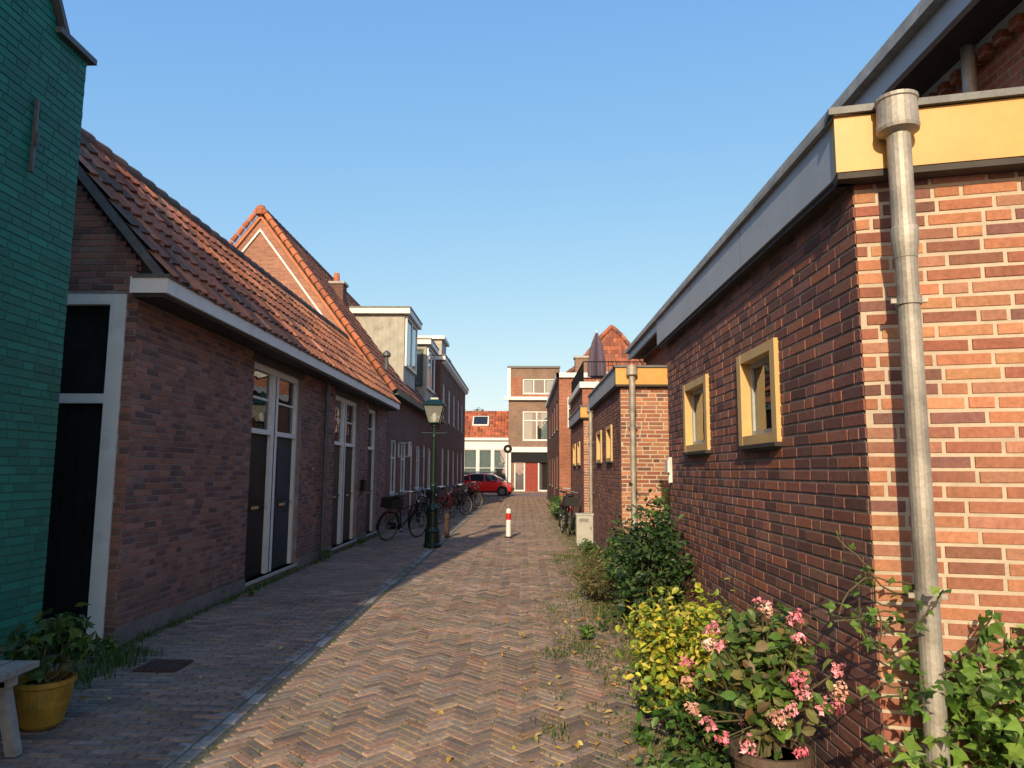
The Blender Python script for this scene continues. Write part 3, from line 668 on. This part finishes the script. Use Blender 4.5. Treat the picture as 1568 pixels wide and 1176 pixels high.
mb.lathe((bx,by,.58),[(.062,0),(.062,.07),(.05,.1),(.02,.12)],18,'white_paint'); mb.lathe((bx,by,0),[(.1,0),(.09,.015),(.063,.02)],18,'iron_rust'); mb.build('striped_bollard')
mb=MB(); mb.lathe((-1.85,17.9,0),[(.07,0),(.065,.42),(.075,.44),(.075,.5),(.05,.56),(.02,.58)],8,'iron_rust'); mb.build('bollard')
mb=MB(); ux,uy=1.18,15.9
mb.box(ux-.0,ux+.36,uy,uy+.28,.06,.66,'box_grey'); mb.box(ux-.015,ux+.375,uy-.015,uy+.295,.66,.70,'box_grey'); mb.box(ux+.01,ux+.35,uy+.01,uy+.27,0,.06,'concrete_pale')
mb.box(ux+.02,ux+.34,uy-.008,uy,.1,.62,'box_grey'); mb.box(ux+.30,ux+.32,uy-.02,uy-.008,.35,.42,'zinc_dark')
for i in range(4): mb.box(ux+.06,ux+.26,uy-.012,uy-.008,.52+i*.02,.53+i*.02,'zinc_dark')
mb.build('utility_cabinet')
mb=MB(); mb.box(-3.12,-2.78,5.95,6.28,-.01,.006,'iron_rust')
for i in range(7): mb.box(-3.09+i*.045,-3.07+i*.045,5.98,6.25,.006,.014,'iron_rust')
mb.build('drain_grate')

# ------------------------------------------------------------------ bicycles
def bike(x,y,yaw,lean,colr='black_paint',crate=False):
    mb=MB(); R=.335; wb=1.08
    for wx in (0,wb):
        mb.torus((wx,0,R),(0,1,0),R-.018,.02,30,6,'rubber'); mb.torus((wx,0,R),(0,1,0),R-.04,.008,30,5,'zinc')
        mb.cyl((wx,-.05,R),(wx,.05,R),.025,n=8,mat='chrome')
        for i in range(14):
            t=2*math.pi*i/14; mb.cyl((wx,.02*(-1)**i,R),(wx+(R-.045)*math.cos(t),0,R+(R-.045)*math.sin(t)),.002,n=3,mat='zinc',caps=False)
        pts=[(wx+(R+.03)*math.cos(t),0,R+(R+.03)*math.sin(t)) for t in np.linspace(rad(20 if wx else 10),rad(175 if wx else 190),12)]
        for a,b in zip(pts[:-1],pts[1:]):
            mb.add([(a[0],-.025,a[2]),(a[0],.025,a[2]),(b[0],.025,b[2]),(b[0],-.025,b[2])],[(0,1,2,3)],colr)
    bb=(.46,0,.28); seat=(.30,0,.86); hd=(.90,0,.92); hb=(.94,0,.70)
    t=.016
    for a,b in ((bb,seat),(bb,hb),((.36,0,.7),(.92,0,.82)),(hd,hb)): mb.cyl(a,b,t,n=8,mat=colr)
    for sy in(-.045,.045):
        mb.cyl((0,sy,R),(.46,sy*.4,.28),.009,n=6,mat=colr); mb.cyl((0,sy,R),(.34,sy*.3,.75),.008,n=6,mat=colr); mb.cyl((wb,sy,R),(hb[0],sy*.6,hb[2]),.011,n=6,mat=colr)
        mb.cyl((-.1,sy*1.4,.74),(.33,sy*1.4,.74),.006,n=5,mat='black_paint')
        mb.cyl((0,sy,R),(-.05,sy*1.4,.74),.006,n=5,mat='black_paint')
    mb.cyl(seat,(.27,0,.98),.012,n=8,mat='chrome'); 
    mb.lathe((.24,0,.98),[(.05,0),(.11,.02),(.10,.06),(.04,.075)],10,'rubber'); mb.cyl((.27,0,1.01),(.42,0,1.01),.04,.02,n=8,mat='rubber')
    mb.cyl(hd,(.87,0,1.06),.013,n=8,mat='chrome')
    mb.path([(.66,-.29,1.05),(.78,-.28,1.08),(.87,-.12,1.10),(.88,.12,1.10),(.78,.28,1.08),(.66,.29,1.05)],.012,8,'chrome')
    for sy in(-.29,.29): mb.cyl((.60,sy,1.04),(.70,sy,1.06),.018,n=8,mat='rubber')
    mb.cyl((.46,-.06,.28),(.46,.06,.28),.03,n=10,mat='chrome'); mb.torus((.46,.05,.28),(0,1,0),.085,.006,16,4,'chrome')
    mb.cyl((.46,.07,.28),(.58,.07,.16),.009,n=5,mat='chrome'); mb.cyl((.46,-.07,.28),(.34,-.07,.40),.009,n=5,mat='chrome')
    mb.add([(0,.055,.26),(0,.055,.42),(.5,.055,.37),(.5,.055,.2)],[(0,1,2,3)],'black_paint')
    mb.box(.54,.62,.06,.13,.145,.165,'rubber'); mb.box(.3,.38,-.13,-.06,.39,.41,'rubber'); mb.lathe((.97,0,.88),[(.02,-.03),(.04,0),(.02,.03)],8,'chrome'); mb.box(-.13,-.1,-.03,.03,.62,.68,'lamp_red')
    if crate:
        for q in ((-.15,.22,-.18,-.17,.76,.98),(-.15,.22,.17,.18,.76,.98),(-.15,-.14,-.17,.17,.76,.98),(.21,.22,-.17,.17,.76,.98),(-.15,.22,-.17,.17,.75,.76)): mb.box(*q,'rubber')
    mt=Matrix.Translation((x,y,0))@Matrix.Rotation(yaw,4,'Z')@Matrix.Rotation(lean,4,'X')
    mb.build('bicycle',matrix=mt)
bike(-3.15,16.9,rad(58),rad(8),'black_paint',True)
bike(-3.1,20.2,rad(82),rad(8),'black_paint')
bike(-2.9,21.3,rad(70),rad(-6),'door_blue')
bike(-3.0,23.0,rad(60),rad(6),'black_paint',True)
bike(-2.7,24.5,rad(75),rad(-5),'lamp_red')
bike(-2.8,26.0,rad(50),rad(7),'black_paint')
bike(-2.7,28.0,rad(65),rad(5),'door_blue')
bike(-2.8,30.5,rad(40),rad(5),'black_paint')
bike(-2.6,33,rad(60),rad(5),'black_paint')
bike(1.15,18.3,rad(95),rad(5),'black_paint',True)
bike(1.1,21.4,rad(80),rad(5),'black_paint')
# ------------------------------------------------------------------ car
def car(cx,cy,yaw):
    P=empty('red_hatchback_car'); mt=Matrix.Translation((cx,cy,0))@Matrix.Rotation(yaw,4,'Z'); P.matrix_world=mt
    xs=[-1.80,-1.74,-1.5,-1.15,-.6,0,.5,.85,1.2,1.55,1.74,1.82]
    belt=[.70,.88,.98,.98,.97,.95,.93,.91,.87,.80,.66,.5]
    top=[.74,.98,1.30,1.43,1.48,1.47,1.40,1.20,.96,.86,.70,.52]
    hw=[.64,.74,.80,.82,.83,.83,.83,.83,.82,.78,.70,.58]
    rw=[.56,.60,.60,.60,.60,.60,.59,.60,.66,.64,.58,.48]
    bt=[.40,.30,.24,.22,.20,.20,.20,.20,.22,.26,.30,.38]
    mb=MB(); vs=[]
    for x,b,t,h,r,z in zip(xs,belt,top,hw,rw,bt):
        half=[(h*.9,z),(h,z+.14),(h+.01,(z+b)/2+.05),(h*.98,b),(r+.02,t-.05),(r*.75,t),(0,t+.012)]
        ring=half+[(-y,zz) for y,zz in half[-2::-1]]
        vs+=[(x,y,zz) for y,zz in ring]
    k=13
    for i in range(len(xs)-1):
        for j in range(k):
            j2=(j+1)%k; mat='car_red'
            if j in(3,8) and 2<=i<=6: mat='car_glass'
            if j in(5,6,4,7) and i in(6,7): mat='car_glass'
            if j in(5,6) and i==1: mat='car_glass'
            mb.add([vs[i*k+j],vs[(i+1)*k+j],vs[(i+1)*k+j2],vs[i*k+j2]],[(0,1,2,3)],mat)
    mb.add(vs[:k],[tuple(range(k))],'car_red'); mb.add(vs[-k:],[tuple(range(k))],'car_red')
    o=mb.build('body',P)
    mb=MB()
    for wx in(-1.18,1.2):
        for sy in(-1,1):
            mb.cyl((wx,sy*.62,.31),(wx,sy*.845,.31),.36,n=28,mat='rubber'); mb.torus((wx,sy*.79,.30),(0,1,0),.24,.075,28,8,'rubber')
            mb.cyl((wx,sy*.8,.30),(wx,sy*.86,.30),.19,n=20,mat='chrome')
            for i in range(5):
                t=2*math.pi*i/5; mb.cyl((wx+.13*math.cos(t),sy*.862,.30+.13*math.sin(t)),(wx+.13*math.cos(t),sy*.866,.30+.13*math.sin(t)),.04,n=8,mat='rubber')
    mb.build('wheels',P)
    mb=MB()
    for sy in(-1,1):
        mb.cyl((0.02,sy*.815,.93),(-.06,sy*.64,1.45),.03,n=6,mat='car_red')
        mb.cyl((-.95,sy*.80,.95),(-1.1,sy*.63,1.42),.045,n=6,mat='car_red')
        mb.lathe((.62,sy*.9,.98),[(.03,-.06),(.08,-.02),(.08,.04),(.03,.07)],10,'car_red')
        mb.box(1.55,1.79,sy*.62-.1,sy*.62+.1,.62,.74,'lamp_glass'); mb.box(-1.80,-1.68,sy*.66-.07,sy*.66+.07,.72,.95,'lamp_red')
        mb.box(-.9,.9,sy*.835-.01,sy*.835+.01,.26,.32,'rubber')
    mb.box(1.80,1.84,-.3,.3,.36,.48,'rubber'); mb.box(1.835,1.85,-.25,.25,.38,.47,'pot_yellow'); mb.build('fittings',P)
car(-2.40,48.6,rad(-8))

# ------------------------------------------------------------------ bench, pots
mb=MB()
for i in range(4): mb.box(-3.50+i*.16,-3.36+i*.16,2.9,4.42,.43,.465,'bench_wood')
for yy in(3.05,4.2):
    mb.box(-3.48,-2.9,yy,yy+.07,.37,.43,'bench_wood')
    for s0,s1 in((-3.42,-3.5),(-2.96,-2.86)):
        mb.add([(s0-.03,yy,.40),(s0+.03,yy,.40),(s0+.03,yy+.06,.40),(s0-.03,yy+.06,.40),(s1-.03,yy,0),(s1+.03,yy,0),(s1+.03,yy+.06,0),(s1-.03,yy+.06,0)],[(0,1,5,4),(1,2,6,5),(2,3,7,6),(3,0,4,7),(0,3,2,1),(4,5,6,7)],'bench_wood')
mb.build('wooden_bench')

def leaves(mb,pts,size,pal,outw=None,mat='leaf',shape='oval',up=.3):
    for i,p in enumerate(pts):
        L=size*random.uniform(.6,1.25); w=L*(.34 if shape=='oval' else .12 if shape=='blade' else .5)
        d=Vector((random.gauss(0,1),random.gauss(0,1),random.gauss(0,.6)-.2)).normalized()
        nrm=Vector((random.gauss(0,.5),random.gauss(0,.5)-.25,random.gauss(0,.4)+up+.4))
        if outw is not None: nrm+=Vector(outw)
        sd=d.cross(nrm)
        if sd.length<1e-3: continue
        sd.normalize(); nn=sd.cross(d); p=Vector(p)
        fold=.12*L
        if shape=='lobed':
            v=[p,p+d*L*.15+sd*w*.55+nn*fold,p+d*L*.4+sd*w*1.05+nn*fold*.4,p+d*L*.5+sd*w*.45+nn*fold,p+d*L-nn*fold,p+d*L*.5-sd*w*.45+nn*fold,p+d*L*.4-sd*w*1.05+nn*fold*.4,p+d*L*.15-sd*w*.55+nn*fold,p+d*L*.45]
            fs=[(0,1,8),(1,2,3),(1,3,8),(3,4,8),(4,5,8),(5,6,7),(5,7,8),(7,0,8)]
        else:
            v=[p,p+d*L*.25+sd*w*.8+nn*fold,p+d*L*.65+sd*w*.8+nn*fold*.6,p+d*L-nn*fold,p+d*L*.65-sd*w*.8+nn*fold*.6,p+d*L*.25-sd*w*.8+nn*fold,p+d*L*.5]; fs=[(0,6,1),(1,6,2),(2,6,3),(3,6,4),(4,6,5),(5,6,0)]
        mb.add([tuple(q) for q in v],fs,mat,pick(pal,.3))
def bush(mb,c,r,n,size,pal,clumps=22,stems=True,shape='oval',sig=.22):
    c=np.array(c,float); r=np.array(r,float)
    for k in range(clumps):
        d=np.random.normal(size=3); d/=np.linalg.norm(d); d[2]=abs(d[2])*1.0 if random.random()<.75 else d[2]
        cc=c+d*r*random.uniform(.45,1.0); pal2=[tuple(x*random.uniform(.85,1.1) for x in p) for p in pal]
        m=int(n/clumps*random.uniform(.6,1.4)); pts=cc+np.random.normal(size=(m,3))*r*sig
        pts=pts[pts[:,2]>.02]
        leaves(mb,pts,size,pal2,outw=tuple(d*.6),shape=shape)
        if stems:
            b=(c[0]+random.uniform(-.08,.08),c[1]+random.uniform(-.08,.08),max(0,c[2]-r[2])); mid=(np.array(b)+cc)/2+np.random.normal(size=3)*.03
            mb.cyl(b,tuple(mid),.008,.006,5,'stem'); mb.cyl(tuple(mid),tuple(cc),.006,.003,5,'stem')
G_DARK=[(.03,.07,.02),(.045,.10,.025),(.025,.055,.02),(.06,.12,.03)]
G_MID=[(.06,.13,.025),(.09,.17,.035),(.045,.10,.02),(.13,.20,.05)]
G_YEL=[(.42,.45,.04),(.55,.52,.06),(.3,.38,.04),(.2,.3,.04),(.65,.6,.12)]
G_DRY=[(.2,.17,.07),(.12,.13,.04),(.26,.2,.09),(.09,.12,.035)]
mb=MB(); px,py=-3.02,4.7
mb.lathe((px,py,0),[(.10,0),(.12,.02),(.155,.14),(.165,.25),(.18,.26),(.18,.29),(.155,.29),(.15,.25)],22,'pot_yellow'); mb.lathe((px,py,.22),[(.15,0),(.14,.03)],16,'sand_joint')
bush(mb,(px+.04,py,.44),(.24,.2,.2),280,.085,G_DARK+G_MID[:1],14,shape='lobed'); mb.build('potted_plant')
mb=MB(); px,py=1.12,3.42
mb.lathe((px,py,0),[(.12,0),(.13,.02),(.165,.33),(.18,.34),(.18,.38),(.16,.38),(.155,.34)],24,'pot_brown'); mb.lathe((px,py,.31),[(.155,0),(.14,.03)],16,'sand_joint')
bush(mb,(px-.03,py+.02,.66),(.26,.24,.31),760,.066,[(.1,.18,.035),(.13,.22,.05),(.07,.12,.03),(.2,.22,.07),(.2,.16,.07)],34)
fl=[]
for k in range(28):
    d=np.random.normal(size=3); d/=np.linalg.norm(d); d[1]=-abs(d[1])*.9 if random.random()<.85 else d[1]
    fl.append(np.array((px-.03,py,.68))+d*np.array((.34,.28,.34)))
for c in fl:
    base=random.choice([(.75,.16,.24),(.8,.3,.35),(.65,.2,.25),(.8,.5,.42),(.6,.3,.22)])
    for q in range(26):
        d=np.random.normal(size=3); d/=np.linalg.norm(d)
        leaves(mb,[c+d*random.uniform(.012,.035)],.024,[base,tuple(min(1,x*1.2+.05) for x in base),tuple(x*.75 for x in base)],mat='blossom',outw=tuple(d*2),shape='lobed')
    mb.cyl((px,py,.5),tuple(c),.004,.003,5,'stem')
mb.build('flowering_pot_plant')
mb=MB(); bush(mb,(.98,4.45,.46),(.36,.42,.36),2700,.050,G_YEL,50); bush(mb,(.92,4.1,.20),(.25,.3,.2),500,.06,G_MID,16)
mb.build('golden_shrub')
mb=MB(); bush(mb,(.85,3.6,.12),(.28,.4,.12),450,.06,G_MID,18); mb.build('ground_cover_plant')
mb=MB(); bush(mb,(1.14,6.6,.62),(.30,.40,.58),2500,.055,G_DARK,50); mb.build('dark_shrub')
mb=MB(); bush(mb,(1.16,8.1,.52),(.30,.55,.44),1800,.055,G_MID+G_DARK[:2],40); mb.build('green_shrub')
mb=MB(); bush(mb,(.95,9.3,.24),(.28,.9,.27),1100,.075,G_DRY,26,shape='blade'); bush(mb,(1.3,12.0,.14),(.14,1.0,.18),500,.06,G_MID+G_DRY,22); mb.build('dry_shrub')
mb=MB(); bush(mb,(1.3,14.2,.12),(.14,.8,.14),350,.06,G_MID,18); bush(mb,(1.3,19.8,.2),(.18,1.6,.22),600,.08,G_MID+G_DRY,18); bush(mb,(1.2,25.5,.35),(.25,2.2,.38),800,.1,G_MID,20); mb.build('verge_plants')
mb=MB(); bush(mb,(2.3,9.2,.8),(.6,1.2,.8),1300,.09,G_MID,30); mb.build('garden_shrub')
mb=MB()
def vine(p,dirs,n,step,size,pal,dens=3,shape='lobed'):
    p=np.array(p,float); d=np.array(dirs,float)
    for i in range(n):
        d=d+np.random.normal(size=3)*.35; d/=np.linalg.norm(d); q=p+d*step
        mb.cyl(tuple(p),tuple(q),.004,.0035,5,'stem'); leaves(mb,[q+np.random.normal(size=3)*.02 for _ in range(dens)],size,pal,outw=(-.2,-.8,.2),shape=shape); p=q
G_VINE=[(.10,.2,.03),(.15,.27,.045),(.07,.14,.025),(.2,.32,.06)]
for k in range(18):
    a=random.uniform(.15,1.1); vine(fn1.p(a,random.uniform(.05,.2),random.uniform(.05,.5)),(random.uniform(-.4,.3),-.1,1),9,.07,.07,G_VINE,3)
pts=[]
for k in range(1700):
    a=abs(random.gauss(.78,.34)); top_=.95-.3*abs(a-.45)-.2*max(0,a-.6)+.06*math.sin(a*14)
    pts.append(fn1.p(a,.05+abs(random.gauss(0,.11)),random.uniform(0,1)**.8*top_))
leaves(mb,pts,.068,G_VINE,outw=(-.2,-1.0,.3),shape='lobed')
for k in range(9): vine(fn1.p(.12,.12,.75+.05*k),(-1,-.1,.2*random.uniform(-2,2)),8,.05,.05,G_VINE,1)
for k in range(4): vine(fn1.p(.5+.2*k,.06,.8),(random.uniform(-.5,.5),0,1),9,.05,.045,G_VINE,1)
mb.build('climbing_vine')
mb=MB()
for k in range(9): vine((1.42,7.25+random.uniform(-.25,.1),.3),(0,random.uniform(-.15,.15),1),16,.065,.05,G_DARK,7,'oval')
mb.build('wall_climber')
mb=MB()
def blade(x,y,h,pal,z=-.01):
    t=random.uniform(0,6.28); lx_,ly_=math.cos(t),math.sin(t); w_=.003+.002*random.random(); b=random.uniform(.1,.7)*h
    vs=[(x-ly_*w_,y+lx_*w_,z-.01),(x+ly_*w_,y-lx_*w_,z-.01),(x+lx_*b*.4+ly_*w_*.7,y+ly_*b*.4-lx_*w_*.7,z+h*.6),(x+lx_*b*.4-ly_*w_*.7,y+ly_*b*.4+lx_*w_*.7,z+h*.6),(x+lx_*b,y+ly_*b,z+h)]
    mb.add(vs,[(0,1,2,3),(3,2,4)],'leaf',pick(pal,.3))
for k in range(4500):
    y=3+random.random()**1.3*22; cx=1.38-abs(random.gauss(0,.27)); 
    blade(cx,y,random.uniform(.02,.09),G_MID+G_DRY)
# irregular grass patches creeping out from the planting
for k in range(75):
    px_=1.15-abs(random.gauss(0,.32)); py_=3.5+random.random()**1.2*12; rr=random.uniform(.05,.16)
    for q in range(int(rr*650)): blade(px_+random.gauss(0,rr*.6),py_+random.gauss(0,rr*1.2),random.uniform(.012,.045),G_MID+G_DRY)
for k in range(1800):
    cx=1.4-abs(random.gauss(0,.5)); cy=3.3+random.random()**1.4*10
    for q in range(random.randint(2,8)): blade(cx+random.gauss(0,.02),cy+random.gauss(0,.02),random.uniform(.008,.03),G_MID+G_DRY)
for k in range(420):
    cx=random.uniform(-1.9,1.3); cy=3.3+random.random()**1.4*12
    for q in range(random.randint(2,6)): blade(cx+random.gauss(0,.02),cy+random.gauss(0,.02),random.uniform(.008,.018),G_MID)
for k in range(300):
    cy=6.5+random.random()**1.5*12; cx=-3.64+abs(random.gauss(0,.03))
    for q in range(random.randint(2,9)): blade(cx+random.gauss(0,.02),cy+random.gauss(0,.03),random.uniform(.03,.12)*random.uniform(.4,1),G_MID)
for k in range(120):
    cx=random.gauss(-3.45,.12); cy=random.uniform(5.5,6.6)
    for q in range(8): blade(cx+random.gauss(0,.03),cy+random.gauss(0,.03),random.uniform(.03,.12),G_DARK+G_MID)
mb.build('grass_and_weeds')
mb=MB()
for (x,y,r) in ((-3.45,13.0,.12),(-3.5,9.5,.05),(-3.5,6.2,.12),(.95,5.8,.1),(.85,5.0,.08),(1.2,10.8,.16),(-3.5,15.9,.07),(.62,7.2,.06),(.7,4.5,.05)):
    bush(mb,(x,y,r*.8),(r,r,r),160,.05,G_MID,8,stems=False)
for k in range(1100):
    x=1.25-abs(random.gauss(0,.38)); y=random.uniform(3.4,9.5); leaves(mb,[(x,y,-.006)],.027,G_MID,up=1.5)
mb.build('weed_tufts')
mb=MB()
for k in range(170):
    x=random.gauss(.6,.4); y=random.uniform(3.8,8.5)
    if k%12==0: x=random.uniform(-3.2,0)
    leaves(mb,[(x,y,.004)],.055,[(.5,.26,.05),(.55,.36,.08),(.33,.16,.04),(.5,.4,.12)],up=2.6)
mb.build('fallen_leaves')
mb=MB(); mb.cyl((-4.9,72,0),(-4.9,72,5.5),.25,.14,10,'bark')
for k in range(9):
    t=random.uniform(0,6.28); mb.cyl((-4.9,72,4.5+random.random()),(-4.9+.8*math.cos(t),72+.8*math.sin(t),5.8+random.random()),.08,.03,6,'bark')
bush(mb,(-4.9,72,6.2),(1.1,1.1,1.4),1500,.28,G_DARK+G_MID,40,stems=False); mb.build('tree')
mb=MB(); mb.cyl((-.95,46.5,0),(-.95,46.5,3.3),.04,n=10,mat='zinc_dark'); mb.cyl((-.95,46.47,3.05),(-.95,46.44,3.05),.28,n=24,mat='black_paint'); mb.cyl((-.95,46.439,3.05),(-.95,46.43,3.05),.10,n=24,mat='white_paint'); mb.build('traffic_sign')
mb=MB(); mb.box(1.46,1.495,7.25,7.29,1.5,1.75,'white_paint'); mb.box(1.44,1.46,7.2,7.33,1.6,1.72,'white_paint'); mb.build('house_number_plate')

# ------------------------------------------------------------------ light, sky, camera
az,el=11,26
ts=Vector((-math.sin(rad(az))*math.cos(rad(el)),-math.cos(rad(az))*math.cos(rad(el)),math.sin(rad(el))))
L=bpy.data.lights.new('sun','SUN'); L.energy=5.0; L.angle=rad(.6); L.color=(1,.82,.55)
lo=bpy.data.objects.new('sun',L); scene.collection.objects.link(lo); lo.rotation_euler=ts.to_track_quat('Z','Y').to_euler()
w=bpy.data.worlds.new('World'); scene.world=w; w.use_nodes=True; nt=w.node_tree
bg=nt.nodes['Background']; sk=nt.nodes.new('ShaderNodeTexSky'); sk.sky_type='NISHITA'; sk.sun_disc=False
sk.sun_elevation=rad(el); sk.sun_rotation=rad(180+az); sk.air_density=1.0; sk.dust_density=1.4; sk.ozone_density=2.0
S=.15
sep=nt.nodes.new('ShaderNodeSeparateColor'); cmb=nt.nodes.new('ShaderNodeCombineColor'); nt.links.new(sk.outputs[0],sep.inputs[0])
for i,(k,gm) in enumerate(((1.12,.90),(1.0,.58),(.96,.17))):
    a=nt.nodes.new('ShaderNodeMath'); a.operation='MULTIPLY'; a.inputs[1].default_value=S; nt.links.new(sep.outputs[i],a.inputs[0])
    b=nt.nodes.new('ShaderNodeMath'); b.operation='POWER'; b.inputs[1].default_value=gm; nt.links.new(a.outputs[0],b.inputs[0])
    c=nt.nodes.new('ShaderNodeMath'); c.operation='MULTIPLY'; c.inputs[1].default_value=k/S; nt.links.new(b.outputs[0],c.inputs[0])
    nt.links.new(c.outputs[0],cmb.inputs[i])
nt.links.new(cmb.outputs[0],bg.inputs['Color']); bg.inputs['Strength'].default_value=S
scene.view_settings.view_transform='Standard'; scene.view_settings.look='None'; scene.view_settings.exposure=0
cam=bpy.data.cameras.new('camera'); co=bpy.data.objects.new('camera',cam); scene.collection.objects.link(co)
co.location=(0,0,1.6); co.rotation_euler=(rad(90+6.95),rad(-.3),rad(.83)); cam.sensor_width=36; cam.lens=25.26; cam.clip_end=3000; cam.clip_start=.05
scene.camera=co
